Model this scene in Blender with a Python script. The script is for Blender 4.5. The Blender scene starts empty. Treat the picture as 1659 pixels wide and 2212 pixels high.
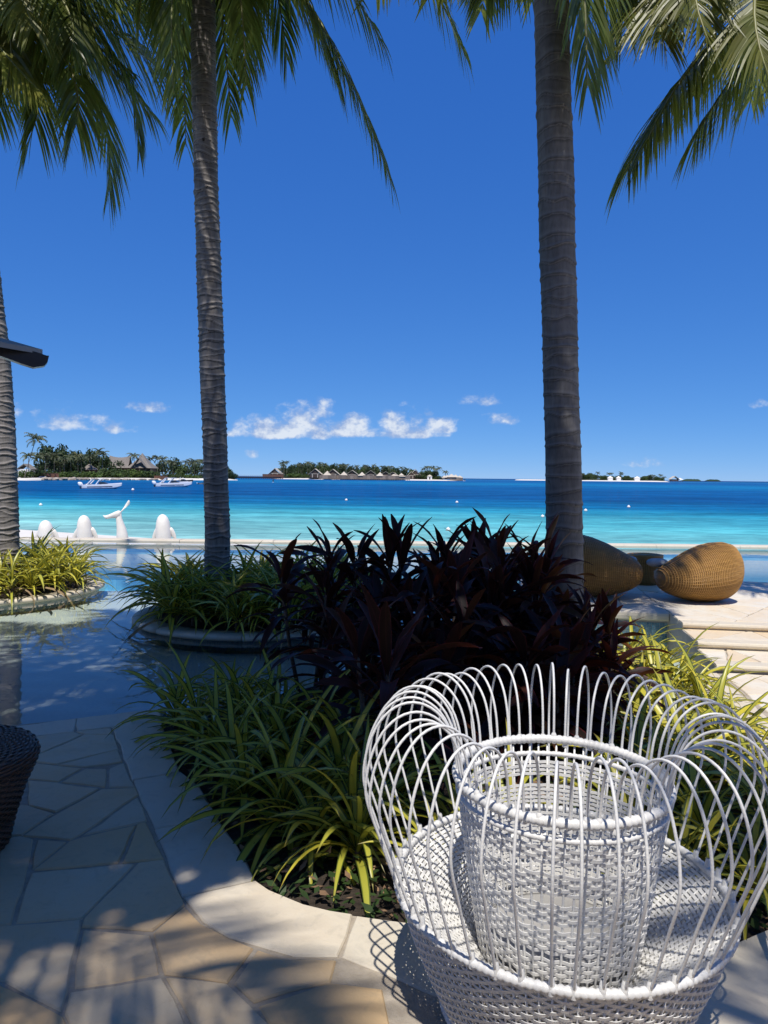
import bpy, math, random
import numpy as np
from mathutils import Vector, Matrix, Euler

R = math.radians
scene = bpy.context.scene
COL = scene.collection

# ------------------------------------------------------------------ camera
EYE = 1.6
FPX = 1563.5                       # focal length in pixels of a 1659 x 2212 picture
cam = bpy.data.cameras.new('camera')
cam.sensor_fit = 'VERTICAL'
cam.sensor_height = 36
cam.lens = 36 * FPX / 2212
cam.clip_start = 0.05
cam.clip_end = 60000
camo = bpy.data.objects.new('camera', cam)
COL.objects.link(camo)
CROT = Matrix.Rotation(R(90 - 2.73), 3, 'X') @ Matrix.Rotation(R(0.6), 3, 'Z')
camo.matrix_world = Matrix.Translation((0, 0, EYE)) @ CROT.to_4x4()
scene.camera = camo

def ray(px, py):
    return CROT @ Vector(((px - 829.5) / FPX, -(py - 1106) / FPX, -1))

def P(px, py, y=None, z=None):
    """point of the place seen at (px, py), at distance y or on height z"""
    d = ray(px, py)
    t = y / d.y if y is not None else (z - EYE) / d.z
    return Vector((0, 0, EYE)) + d * t

# ------------------------------------------------------------------ sky, sun, exposure
SUN_EL, SUN_AZ = 65.0, 3.0         # light travels towards +y, a little to the right
SKY = 0.085
world = bpy.data.worlds.new('World')
scene.world = world
world.use_nodes = True
wn = world.node_tree
wn.nodes.clear()

def wm(op, a, b=None, c=None):
    n = wn.nodes.new('ShaderNodeMath'); n.operation = op
    for i, v in enumerate((a, b, c)):
        if v is None: continue
        if hasattr(v, 'is_linked'): wn.links.new(v, n.inputs[i])
        else: n.inputs[i].default_value = v
    return n.outputs[0]

wout = wn.nodes.new('ShaderNodeOutputWorld')
wbg = wn.nodes.new('ShaderNodeBackground')
wbg.inputs['Strength'].default_value = SKY
sky = wn.nodes.new('ShaderNodeTexSky')
sky.sky_type = 'NISHITA'
sky.sun_disc = False
sky.sun_elevation = R(SUN_EL)
sky.sun_rotation = R(180 + SUN_AZ)
sky.air_density = 1.0
sky.altitude = 6000
sky.dust_density = 0.0
sky.ozone_density = 3.0
# the camera's response to the blue of a tropical sky, one power curve per channel
wsc = wn.nodes.new('ShaderNodeSeparateColor'); whs = wn.nodes.new('ShaderNodeCombineColor')
wn.links.new(sky.outputs[0], wsc.inputs[0])
for i, (k, pw) in enumerate(((.54, .92), (.67, .61), (.97, .335))):
    wn.links.new(wm('MULTIPLY', wm('POWER', wm('MULTIPLY', wsc.outputs[i], .085), pw), k / SKY), whs.inputs[i])
# low clouds round the horizon
wtc = wn.nodes.new('ShaderNodeTexCoord')
wsp = wn.nodes.new('ShaderNodeSeparateXYZ')
wn.links.new(wtc.outputs['Generated'], wsp.inputs[0])
wx, wy, wz = wsp.outputs
waz = wm('ARCTAN2', wx, wy)
wel = wm('ARCTAN2', wz, wm('SQRT', wm('ADD', wm('MULTIPLY', wx, wx), wm('MULTIPLY', wy, wy))))
wcb = wn.nodes.new('ShaderNodeCombineXYZ')
wn.links.new(waz, wcb.inputs[0]); wn.links.new(wm('MULTIPLY', wel, 1.35), wcb.inputs[1])
def wnoise(scale, detail, dx=0.0, dy=0.0, rough=0.55):
    mp = wn.nodes.new('ShaderNodeMapping'); mp.inputs['Location'].default_value = (dx, dy, 3.1)
    wn.links.new(wcb.outputs[0], mp.inputs[0])
    n = wn.nodes.new('ShaderNodeTexNoise')
    n.inputs['Scale'].default_value = scale; n.inputs['Detail'].default_value = detail
    n.inputs['Roughness'].default_value = rough
    wn.links.new(mp.outputs[0], n.inputs['Vector'])
    return n.outputs['Fac']
N1 = wnoise(26, 7, rough=0.6)
N2 = wnoise(26, 7, 0.004, -0.010, rough=0.6)
N3 = wnoise(5, 3, 0.4)
def skydir(px, py):
    d = ray(px, py)
    return math.atan2(d.x, d.y), math.atan2(d.z, math.hypot(d.x, d.y))
# (px, base py, half width, height, strength) of each cloud in sight
CLOUDS = [(600, 940, 145, 26, 1.0), (845, 938, 165, 24, .95), (575, 938, 92, 48, 1.0), (645, 936, 62, 78, 1.0), (705, 895, 30, 34, .55), (760, 936, 75, 44, .95),
          (858, 936, 66, 76, 1.05), (958, 930, 48, 40, .9), (928, 890, 16, 20, .5), (545, 982, 18, 16, .6),
          (225, 926, 70, 36, .62), (130, 922, 85, 42, .5), (300, 932, 34, 22, .42), (20, 900, 30, 50, .5),
          (1040, 868, 56, 26, .55), (1085, 908, 48, 20, .42), (330, 880, 60, 12, .34),
          (1410, 1003, 60, 14, .30), (1645, 872, 22, 12, .3)]
field = None
for px, py, hw, hh, s in CLOUDS:
    a0, e0 = skydir(px, py)
    da = wm('DIVIDE', wm('SUBTRACT', waz, a0), hw / FPX)
    de = wm('SUBTRACT', wel, e0)
    up = wm('DIVIDE', de, hh / FPX)
    dn = wm('DIVIDE', de, -10 / FPX)
    dv = wm('MAXIMUM', up, dn)
    f = wm('SUBTRACT', s, wm('MULTIPLY', wm('ADD', wm('MULTIPLY', da, da), wm('MULTIPLY', dv, dv)), s))
    field = f if field is None else wm('SMOOTH_MAX', field, f, 0.25)
# the same kind of small cumulus goes on all the way round
band = wm('SUBTRACT', 1.0, wm('ABSOLUTE', wm('DIVIDE', wm('SUBTRACT', wel, 0.055), 0.055)))
behind = wm('GREATER_THAN', wm('ABSOLUTE', waz), 0.62)
rest = wm('SUBTRACT', wm('MULTIPLY', behind, wm('SUBTRACT', wm('MULTIPLY', wm('MAXIMUM', band, 0.0), wm('MULTIPLY', N3, 2.4)), -1.25)), 2.0)
field = wm('MAXIMUM', field, rest)
field = wm('MAXIMUM', field, -1.6)
dens = wm('ADD', field, wm('MULTIPLY', wm('SUBTRACT', N1, 0.50), 3.0))
mr = wn.nodes.new('ShaderNodeMapRange'); mr.interpolation_type = 'SMOOTHSTEP'
mr.inputs['From Min'].default_value = 0.10; mr.inputs['From Max'].default_value = 1.0
mr.inputs['To Max'].default_value = 0.88
wn.links.new(dens, mr.inputs['Value'])
lit = wm('ADD', wm('MULTIPLY', wm('SUBTRACT', N1, N2), 5.5), wm('MULTIPLY', field, 0.75))
litc = wn.nodes.new('ShaderNodeClamp'); wn.links.new(lit, litc.inputs[0])
ccol = wn.nodes.new('ShaderNodeMixRGB')
ccol.inputs[1].default_value = (0.36 / SKY, 0.47 / SKY, 0.72 / SKY, 1)
ccol.inputs[2].default_value = (0.80 / SKY, 0.85 / SKY, 0.92 / SKY, 1)
wn.links.new(litc.outputs[0], ccol.inputs[0])
wmix = wn.nodes.new('ShaderNodeMixRGB')
wn.links.new(mr.outputs[0], wmix.inputs[0])
wn.links.new(whs.outputs[0], wmix.inputs[1])
wn.links.new(ccol.outputs[0], wmix.inputs[2])
wn.links.new(wmix.outputs[0], wbg.inputs['Color'])
wn.links.new(wbg.outputs[0], wout.inputs['Surface'])

sl = bpy.data.lights.new('sun', 'SUN')
sl.energy = 5.0
sl.angle = R(0.53)
sl.color = (1.0, 0.955, 0.89)
suno = bpy.data.objects.new('sun', sl)
COL.objects.link(suno)
SDIR = Vector((math.sin(R(SUN_AZ)) * math.cos(R(SUN_EL)), math.cos(R(SUN_AZ)) * math.cos(R(SUN_EL)), -math.sin(R(SUN_EL))))
suno.rotation_euler = SDIR.to_track_quat('-Z', 'Y').to_euler()
suno.location = (0, -20, 40)

vs = scene.view_settings
vs.view_transform = 'Standard'
vs.look = 'None'
vs.exposure = 0.0
vs.gamma = 1.0
vs.use_curve_mapping = False
scene.render.engine = 'CYCLES'
scene.cycles.max_bounces = 10
scene.cycles.transparent_max_bounces = 16
scene.cycles.caustics_reflective = False
scene.cycles.caustics_refractive = False

# ------------------------------------------------------------------ object helpers
def tag(o, label=None, cat=None, group=None, kind=None):
    if label: o['label'] = label
    if cat: o['category'] = cat
    if group: o['group'] = group
    if kind: o['kind'] = kind
    return o

def empty(name, loc=(0, 0, 0), rz=0.0):
    o = bpy.data.objects.new(name, None)
    o.empty_display_size = 0.2
    COL.objects.link(o)
    o.location = loc
    o.rotation_euler = (0, 0, rz)
    return o

def inst(name, mesh, parent=None, loc=(0, 0, 0), rot=(0, 0, 0), sc=(1, 1, 1)):
    o = bpy.data.objects.new(name, mesh)
    COL.objects.link(o)
    if parent: o.parent = parent
    o.location = loc
    o.rotation_euler = rot
    o.scale = sc
    return o

def kids(o): return list(o.children)

def copy_tree(o, parent=None):
    c = o.copy(); COL.objects.link(c); c.parent = parent
    for ch in kids(o): copy_tree(ch, c)
    return c

class MB:
    def __init__(s): s.v = []; s.f = []; s.uv = None; s.smooth = True
    def add(s, vs, fs):
        b = len(s.v); s.v.extend([tuple(p) for p in vs]); s.f.extend([tuple(i + b for i in f) for f in fs])
    def box(s, c, size, rot=None):
        hx, hy, hz = size[0] / 2, size[1] / 2, size[2] / 2
        vs = [Vector((x, y, z)) for x in (-hx, hx) for y in (-hy, hy) for z in (-hz, hz)]
        if rot is not None: vs = [rot @ v for v in vs]
        s.add([v + Vector(c) for v in vs], [(0, 1, 3, 2), (4, 6, 7, 5), (0, 4, 5, 1), (2, 3, 7, 6), (0, 2, 6, 4), (1, 5, 7, 3)])
    def beam(s, a, b, w, h):
        a, b = Vector(a), Vector(b); d = (b - a)
        s.box((a + b) / 2, (d.length, w, h), d.to_track_quat('X', 'Z').to_matrix())
    def grid(s, rows, closed=False, cap0=False, cap1=False):
        """rows: list of equally long point lists"""
        n = len(rows[0]); b = len(s.v)
        for r in rows: s.v.extend([tuple(p) for p in r])
        m = n if closed else n - 1
        for i in range(len(rows) - 1):
            for j in range(m):
                k = (j + 1) % n
                s.f.append((b + i * n + j, b + i * n + k, b + (i + 1) * n + k, b + (i + 1) * n + j))
        if cap0: s.f.append(tuple(b + j for j in reversed(range(n))))
        if cap1: s.f.append(tuple(b + (len(rows) - 1) * n + j for j in range(n)))
    def tube(s, pts, rad, n=8, closed=False, caps=True):
        pts = [Vector(p) for p in pts]
        if not hasattr(rad, '__len__'): rad = [rad] * len(pts)
        m = len(pts); rows = []
        nrm = None
        for i, p in enumerate(pts):
            t = (pts[(i + 1) % m] - pts[i - 1]) if closed else (pts[min(i + 1, m - 1)] - pts[max(i - 1, 0)])
            t.normalize()
            if nrm is None:
                nrm = t.orthogonal().normalized() if abs(t.z) > .95 else t.cross(Vector((0, 0, 1))).normalized()
            nrm = (nrm - t * nrm.dot(t)).normalized()
            bn = t.cross(nrm)
            rows.append([p + (nrm * math.cos(2 * math.pi * k / n) + bn * math.sin(2 * math.pi * k / n)) * rad[i] for k in range(n)])
        if closed: rows.append(rows[0])
        s.grid(rows, True, caps and not closed, caps and not closed)
    def lathe(s, prof, n=32, c=(0, 0, 0), cap0=False, cap1=False):
        rows = [[(c[0] + r * math.cos(2 * math.pi * k / n), c[1] + r * math.sin(2 * math.pi * k / n), c[2] + z) for k in range(n)] for r, z in prof]
        s.grid(rows, True, cap0, cap1)
    def prism(s, poly, z0, z1):
        n = len(poly)
        vs = [(p[0], p[1], z0) for p in poly] + [(p[0], p[1], z1) for p in poly]
        s.add(vs, [tuple(range(n, 2 * n)), tuple(reversed(range(n)))] + [(i, (i + 1) % n, n + (i + 1) % n, n + i) for i in range(n)])
    def mesh(s, name, mat, smooth=True):
        me = bpy.data.meshes.new(name)
        me.from_pydata(s.v, [], s.f)
        if s.uv is not None:
            l = me.uv_layers.new(name='UVMap')
            vi = np.empty(len(me.loops), dtype=np.int32); me.loops.foreach_get('vertex_index', vi)
            uv = np.asarray(s.uv, dtype=np.float32)[vi]
            l.data.foreach_set('uv', uv.ravel())
        if mat: me.materials.append(mat)
        me.polygons.foreach_set('use_smooth', [smooth] * len(me.polygons))
        me.update()
        return me
    def build(s, name, mat, parent=None, smooth=True, off=None):
        if off is not None:
            off = Vector(off); s.v = [(v[0] - off.x, v[1] - off.y, v[2] - off.z) for v in s.v]
        o = bpy.data.objects.new(name, s.mesh(name, mat, smooth))
        COL.objects.link(o)
        if parent: o.parent = parent
        return o

def poly_area(p):
    return 0.5 * sum(p[i][0] * p[(i + 1) % len(p)][1] - p[(i + 1) % len(p)][0] * p[i][1] for i in range(len(p)))

def ccw(p): return list(p) if poly_area(p) > 0 else list(reversed(p))

def inset(p, d):
    p = ccw(p); n = len(p); out = []
    for i in range(n):
        a, b, c = Vector(p[i - 1][:2]), Vector(p[i][:2]), Vector(p[(i + 1) % n][:2])
        e1, e2 = (b - a), (c - b)
        if e1.length < 1e-6 or e2.length < 1e-6: out.append(b); continue
        e1.normalize(); e2.normalize()
        n1, n2 = Vector((-e1.y, e1.x)), Vector((-e2.y, e2.x))
        m = n1 + n2
        if m.length < 1e-3: out.append(b + n1 * d); continue
        m.normalize()
        out.append(b + m * (d / max(.35, m.dot(n1))))
    return out

def cut(p, o, nrm):
    """keep the side of polygon p on which nrm points"""
    out = []; n = len(p)
    for i in range(n):
        a, b = Vector(p[i]), Vector(p[(i + 1) % n])
        da, db = (a - o).dot(nrm), (b - o).dot(nrm)
        if da >= 0: out.append(a)
        if (da >= 0) != (db >= 0): out.append(a + (b - a) * (da / (da - db)))
    return out

def crazy(p, target, rng):
    """split a polygon into irregular paving stones"""
    p = [Vector(q[:2]) for q in p]
    ar = abs(poly_area(p))
    if ar < target * rng.uniform(.75, 1.7) or len(p) < 3: return [p]
    best, bl = None, 0
    for i in range(len(p)):
        for j in range(i):
            l = (p[i] - p[j]).length
            if l > bl: bl, best = l, (p[i] - p[j])
    ang = math.atan2(best.y, best.x) + math.pi / 2 + rng.uniform(-.62, .62)
    nrm = Vector((-math.sin(ang), math.cos(ang)))
    c = sum(p, Vector((0, 0))) / len(p) + best * rng.uniform(-.12, .12)
    a, b = cut(p, c, nrm), cut(p, c, -nrm)
    if len(a) < 3 or len(b) < 3 or abs(poly_area(a)) < target * .12 or abs(poly_area(b)) < target * .12: return [p]
    return crazy(a, target, rng) + crazy(b, target, rng)

def stone(poly, z, mat, parent, rng, gap=.006, thick=.05, name='flagstone', wob=.007, xf=None):
    q = inset(poly, gap)
    if abs(poly_area(q)) < .004 or poly_area(q) < 0: return None
    pts = []
    n = len(q)
    for i in range(n):
        a, b = q[i], q[(i + 1) % n]
        k = max(1, int((b - a).length / .10))
        for j in range(k):
            w = a + (b - a) * (j / k)
            pts.append(w + Vector((rng.uniform(-wob, wob), rng.uniform(-wob, wob))))
    c = sum(pts, Vector((0, 0))) / len(pts)
    ip = inset(pts, .005)
    z += rng.uniform(-.0025, .0025)
    T = xf or (lambda u, v: (u, v))
    cw = T(c.x, c.y)
    m = MB(); N = len(pts)
    def put(l, zz): return [(T(p.x, p.y)[0] - cw[0], T(p.x, p.y)[1] - cw[1], zz) for p in l]
    m.add(put(ip, 0) + put(pts, -.006) + put(pts, -thick), [tuple(range(N))] +
          [(i, N + i, N + (i + 1) % N, (i + 1) % N) for i in range(N)] +
          [(N + i, 2 * N + i, 2 * N + (i + 1) % N, N + (i + 1) % N) for i in range(N)])
    o = m.build(name, mat, parent, smooth=False)
    o.location = (cw[0], cw[1], z)
    return o

# ------------------------------------------------------------------ materials
MAT = {}
def nodes(name):
    m = bpy.data.materials.new(name); m.use_nodes = True
    t = m.node_tree; t.nodes.clear()
    out = t.nodes.new('ShaderNodeOutputMaterial')
    MAT[name] = m
    return m, t, out

def nn(t, typ, **kw):
    n = t.nodes.new(typ)
    for k, v in kw.items():
        if k in n.inputs: n.inputs[k].default_value = v
        else: setattr(n, k, v)
    return n

def ramp(t, fac, stops, interp='LINEAR'):
    r = t.nodes.new('ShaderNodeValToRGB'); r.color_ramp.interpolation = interp
    els = r.color_ramp.elements
    while len(els) < len(stops): els.new(0.5)
    for e, (p, c) in zip(els, stops):
        e.position = p; e.color = (*c, 1) if len(c) == 3 else c
    t.links.new(fac, r.inputs[0])
    return r.outputs[0]

def mixc(t, fac, a, b, mode='MIX'):
    m = t.nodes.new('ShaderNodeMixRGB'); m.blend_type = mode
    for i, v in ((0, fac), (1, a), (2, b)):
        if hasattr(v, 'is_linked'): t.links.new(v, m.inputs[i])
        elif i == 0: m.inputs[0].default_value = v
        else: m.inputs[i].default_value = (*v, 1)
    return m.outputs[0]

def tmath(t, op, a, b=None, c=None):
    n = t.nodes.new('ShaderNodeMath'); n.operation = op
    for i, v in enumerate((a, b, c)):
        if v is None: continue
        if hasattr(v, 'is_linked'): t.links.new(v, n.inputs[i])
        else: n.inputs[i].default_value = v
    return n.outputs[0]

def simple(name, c1, c2=None, scale=6.0, rough=.6, bump=0.0, bscale=None, orand=0.0, spec=.5, transl=0.0, detail=5, stretch=(1, 1, 1), dist=.01, metallic=0.0, tcol=None):
    m, t, out = nodes(name)
    tc = nn(t, 'ShaderNodeTexCoord')
    mp = nn(t, 'ShaderNodeMapping'); mp.inputs['Scale'].default_value = stretch
    oi = nn(t, 'ShaderNodeObjectInfo')
    t.links.new(tc.outputs['Object'], mp.inputs['Vector'])
    loc = t.nodes.new('ShaderNodeVectorMath'); loc.operation = 'ADD'
    rv = t.nodes.new('ShaderNodeVectorMath'); rv.operation = 'SCALE'; rv.inputs[0].default_value = (13, 7, 5)
    t.links.new(oi.outputs['Random'], rv.inputs['Scale'])
    t.links.new(mp.outputs[0], loc.inputs[0]); t.links.new(rv.outputs[0], loc.inputs[1])
    ns = nn(t, 'ShaderNodeTexNoise', Scale=scale, Detail=detail, Roughness=.6)
    t.links.new(loc.outputs[0], ns.inputs['Vector'])
    fac = ramp(t, ns.outputs['Fac'], [(.32, (0, 0, 0)), (.68, (1, 1, 1))])
    col = mixc(t, fac, c1, c2 or c1)
    if orand:
        k = tmath(t, 'ADD', tmath(t, 'MULTIPLY', oi.outputs['Random'], 2 * orand), 1 - orand)
        vm = t.nodes.new('ShaderNodeVectorMath'); vm.operation = 'SCALE'
        t.links.new(col, vm.inputs[0]); t.links.new(k, vm.inputs['Scale'])
        col = vm.outputs[0]
    b = nn(t, 'ShaderNodeBsdfPrincipled', Roughness=rough, Metallic=metallic)
    b.inputs['Specular IOR Level'].default_value = spec
    t.links.new(col, b.inputs['Base Color'])
    if bump:
        n2 = nn(t, 'ShaderNodeTexNoise', Scale=bscale or scale * 4, Detail=6, Roughness=.65)
        t.links.new(loc.outputs[0], n2.inputs['Vector'])
        bp = nn(t, 'ShaderNodeBump', Strength=bump, Distance=dist)
        t.links.new(n2.outputs['Fac'], bp.inputs['Height'])
        t.links.new(bp.outputs[0], b.inputs['Normal'])
    sh = b.outputs[0]
    if transl:
        tr = nn(t, 'ShaderNodeBsdfTranslucent')
        if tcol: tr.inputs['Color'].default_value = (*tcol, 1)
        else: t.links.new(col, tr.inputs['Color'])
        mx = nn(t, 'ShaderNodeMixShader'); mx.inputs[0].default_value = transl
        t.links.new(b.outputs[0], mx.inputs[1]); t.links.new(tr.outputs[0], mx.inputs[2])
        sh = mx.outputs[0]
    t.links.new(sh, out.inputs['Surface'])
    return m

# --- flagstone: cream to tan limestone, every stone its own tone
def flag_mat(name, pale, tan, grey, tanw):
    m, t, out = nodes(name)
    tc = nn(t, 'ShaderNodeTexCoord'); oi = nn(t, 'ShaderNodeObjectInfo')
    rv = t.nodes.new('ShaderNodeVectorMath'); rv.operation = 'SCALE'; rv.inputs[0].default_value = (31, 17, 9)
    t.links.new(oi.outputs['Random'], rv.inputs['Scale'])
    ad = t.nodes.new('ShaderNodeVectorMath'); ad.operation = 'ADD'
    t.links.new(tc.outputs['Object'], ad.inputs[0]); t.links.new(rv.outputs[0], ad.inputs[1])
    n1 = nn(t, 'ShaderNodeTexNoise', Scale=3.2, Detail=7, Roughness=.62, Distortion=.5); t.links.new(ad.outputs[0], n1.inputs['Vector'])
    n2 = nn(t, 'ShaderNodeTexNoise', Scale=24, Detail=6, Roughness=.7); t.links.new(ad.outputs[0], n2.inputs['Vector'])
    n3 = nn(t, 'ShaderNodeTexNoise', Scale=9, Detail=5, Roughness=.7, Distortion=1.5); t.links.new(ad.outputs[0], n3.inputs['Vector'])
    tw = ramp(t, oi.outputs['Random'], [(0, (0, 0, 0)), (tanw, (.12, .12, .12)), (min(.98, tanw + .2), (.75, .75, .75)), (1, (1, 1, 1))])
    base = mixc(t, tw, pale, tan)
    r2 = tmath(t, 'FRACT', tmath(t, 'MULTIPLY', oi.outputs['Random'], 17.3))
    base = mixc(t, tmath(t, 'MULTIPLY', r2, .55), base, grey)
    base = mixc(t, tmath(t, 'MULTIPLY', ramp(t, n1.outputs['Fac'], [(.4, (0, 0, 0)), (.7, (1, 1, 1))]), .55), base, tan)
    base = mixc(t, tmath(t, 'MULTIPLY', ramp(t, n3.outputs['Fac'], [(.52, (0, 0, 0)), (.75, (1, 1, 1))]), .35), base, tuple(c * .55 for c in grey))
    base = mixc(t, tmath(t, 'MULTIPLY', ramp(t, n2.outputs['Fac'], [(.58, (0, 0, 0)), (.8, (1, 1, 1))]), .3), base, tuple(c * .6 for c in tan))
    b = nn(t, 'ShaderNodeBsdfPrincipled', Roughness=.62); b.inputs['Specular IOR Level'].default_value = .35
    t.links.new(base, b.inputs['Base Color'])
    h = tmath(t, 'ADD', tmath(t, 'MULTIPLY', n1.outputs['Fac'], 1.0), tmath(t, 'MULTIPLY', n2.outputs['Fac'], .35))
    bp = nn(t, 'ShaderNodeBump', Strength=.5, Distance=.012)
    t.links.new(h, bp.inputs['Height']); t.links.new(bp.outputs[0], b.inputs['Normal'])
    t.links.new(b.outputs[0], out.inputs['Surface'])
    return m
FLAG = flag_mat('flagstone_material', (.62, .505, .345), (.62, .41, .20), (.47, .415, .315), .55)
FLAG2 = flag_mat('deck_stone_material', (.72, .66, .55), (.66, .49, .29), (.66, .62, .53), .66)
COPE = flag_mat('coping_material', (.64, .565, .44), (.58, .48, .35), (.57, .53, .44), .9)
MORTAR = simple('mortar', (.44, .38, .30), (.31, .26, .20), 14, .9, .6, 60)
MORTAR2 = simple('pale_mortar', (.50, .46, .40), (.40, .37, .32), 14, .9, .6, 60)
SOIL = simple('soil', (.03, .02, .013), (.09, .065, .045), 30, .95, 1.0, 90, dist=.03)
SAND = simple('white_sand', (.74, .70, .62), (.64, .59, .50), 2, .9, .4, 20)
PLASTER = simple('pool_plaster', (.62, .625, .58), (.54, .55, .51), 40, .7, .2, 120)
WETWALL = simple('wet_plaster', (.26, .29, .28), (.20, .24, .24), 6, .6)
WHITEP = simple('white_stone', (.87, .83, .75), (.78, .73, .64), 3, .55, .25, 40)
ROCK = simple('rock', (.42, .36, .29), (.22, .18, .14), 3, .9, .6, 12, orand=.3)
THATCH = simple('thatch', (.27, .24, .21), (.15, .13, .11), 1.2, .95, .8, 6, stretch=(3, 3, .6))
PALETHATCH = simple('pale_thatch', (.60, .53, .43), (.45, .39, .30), 1.2, .95, .6, 6, stretch=(3, 3, .6))
DARKWOOD = simple('dark_wood', (.045, .028, .02), (.08, .05, .035), 2, .7, .2, 20)
REDWOOD = simple('red_wood', (.17, .075, .045), (.11, .05, .03), 2, .75, .3, 20, stretch=(6, 6, 1))
GREYWOOD = simple('weathered_wood', (.30, .23, .17), (.19, .145, .11), 1.5, .85, .3, 12, orand=.3)
WHITEW = simple('white_wall', (.78, .76, .72), (.72, .70, .66), 2, .7)
HULLW = simple('white_gelcoat', (.82, .83, .84), (.78, .79, .80), 1, .22)
NAVY = simple('navy_gelcoat', (.012, .02, .05), (.02, .03, .06), 1, .25)
BLACKG = simple('black_gelcoat', (.015, .016, .02), (.025, .026, .03), 1, .3)
GLASSD = simple('dark_glass', (.02, .03, .04), (.03, .04, .05), 1, .08)
GREYP = simple('grey_vinyl', (.35, .34, .32), (.28, .27, .26), 2, .6)
BUOYW = simple('buoy_white', (.85, .83, .78), (.75, .72, .66), 3, .45)
BUOYS = simple('buoy_stain', (.40, .22, .12), (.25, .14, .08), 3, .7)
CUSH = simple('grey_cushion', (.42, .44, .46), (.36, .38, .40), 30, .9, .3, 200)
CANE = simple('cane_bark', (.22, .16, .12), (.10, .07, .05), 10, .85, .6, 40, stretch=(1, 1, 5))
LITTER = simple('dry_leaf', (.30, .19, .10), (.16, .09, .05), 8, .9, orand=.4)
GCOVER = simple('ground_cover_leaf', (.045, .085, .018), (.025, .05, .012), 20, .55, transl=.25)
ISLROCK = ROCK

# wrapped white synthetic cane: fine turns of the strap
def cane_mat(name, c, rough):
    m, t, out = nodes(name)
    tc = nn(t, 'ShaderNodeTexCoord')
    ns = nn(t, 'ShaderNodeTexNoise', Scale=45, Detail=4); t.links.new(tc.outputs['Object'], ns.inputs['Vector'])
    col = mixc(t, ramp(t, ns.outputs['Fac'], [(.4, (0, 0, 0)), (.75, (1, 1, 1))]), c, tuple(x * .9 for x in c))
    b = nn(t, 'ShaderNodeBsdfPrincipled', Roughness=rough); t.links.new(col, b.inputs['Base Color'])
    wv = nn(t, 'ShaderNodeTexWave', Scale=32, Distortion=1.2); wv.bands_direction = 'Z'
    t.links.new(tc.outputs['Object'], wv.inputs['Vector'])
    bp = nn(t, 'ShaderNodeBump', Strength=.12, Distance=.001)
    t.links.new(wv.outputs['Fac'], bp.inputs['Height']); t.links.new(bp.outputs[0], b.inputs['Normal'])
    t.links.new(b.outputs[0], out.inputs['Surface'])
    return m
WCANE = cane_mat('white_cane', (.76, .745, .705), .42)
WSTRAP = simple('white_strap', (.73, .715, .68), (.63, .615, .58), 30, .42)

# rattan of the egg chairs
def rattan(name, c1, c2, c3, rough=.45):
    m, t, out = nodes(name)
    tc = nn(t, 'ShaderNodeTexCoord')
    sp = nn(t, 'ShaderNodeSeparateXYZ'); t.links.new(tc.outputs['Object'], sp.inputs[0])
    wv = nn(t, 'ShaderNodeTexWave', Scale=26, Distortion=1.5); wv.bands_direction = 'Z'
    wv.inputs['Detail'].default_value = 3; wv.inputs['Detail Scale'].default_value = 4
    t.links.new(tc.outputs['Object'], wv.inputs['Vector'])
    mp = nn(t, 'ShaderNodeMapping'); mp.inputs['Scale'].default_value = (9, 9, 60); t.links.new(tc.outputs['Object'], mp.inputs[0])
    ns = nn(t, 'ShaderNodeTexNoise', Scale=1, Detail=5, Roughness=.7); t.links.new(mp.outputs[0], ns.inputs['Vector'])
    col = mixc(t, ramp(t, ns.outputs['Fac'], [(.35, (0, 0, 0)), (.65, (1, 1, 1))]), c1, c2)
    col = mixc(t, ramp(t, wv.outputs['Fac'], [(.0, (.75, .75, .75)), (.35, (0, 0, 0))]), col, c3)
    b = nn(t, 'ShaderNodeBsdfPrincipled', Roughness=rough); t.links.new(col, b.inputs['Base Color'])
    bp = nn(t, 'ShaderNodeBump', Strength=.7, Distance=.006)
    t.links.new(wv.outputs['Fac'], bp.inputs['Height']); t.links.new(bp.outputs[0], b.inputs['Normal'])
    t.links.new(b.outputs[0], out.inputs['Surface'])
    return m
RATTAN = rattan('honey_rattan', (.47, .25, .065), (.32, .16, .042), (.09, .042, .013))
RATRIB = rattan('honey_rattan_rib', (.56, .315, .085), (.40, .21, .055), (.19, .09, .026))
DRATTAN = rattan('brown_rattan', (.12, .055, .026), (.07, .033, .018), (.03, .015, .01))
DRATRIB = rattan('brown_rattan_strand', (.16, .085, .045), (.10, .05, .028), (.05, .025, .015))

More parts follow.
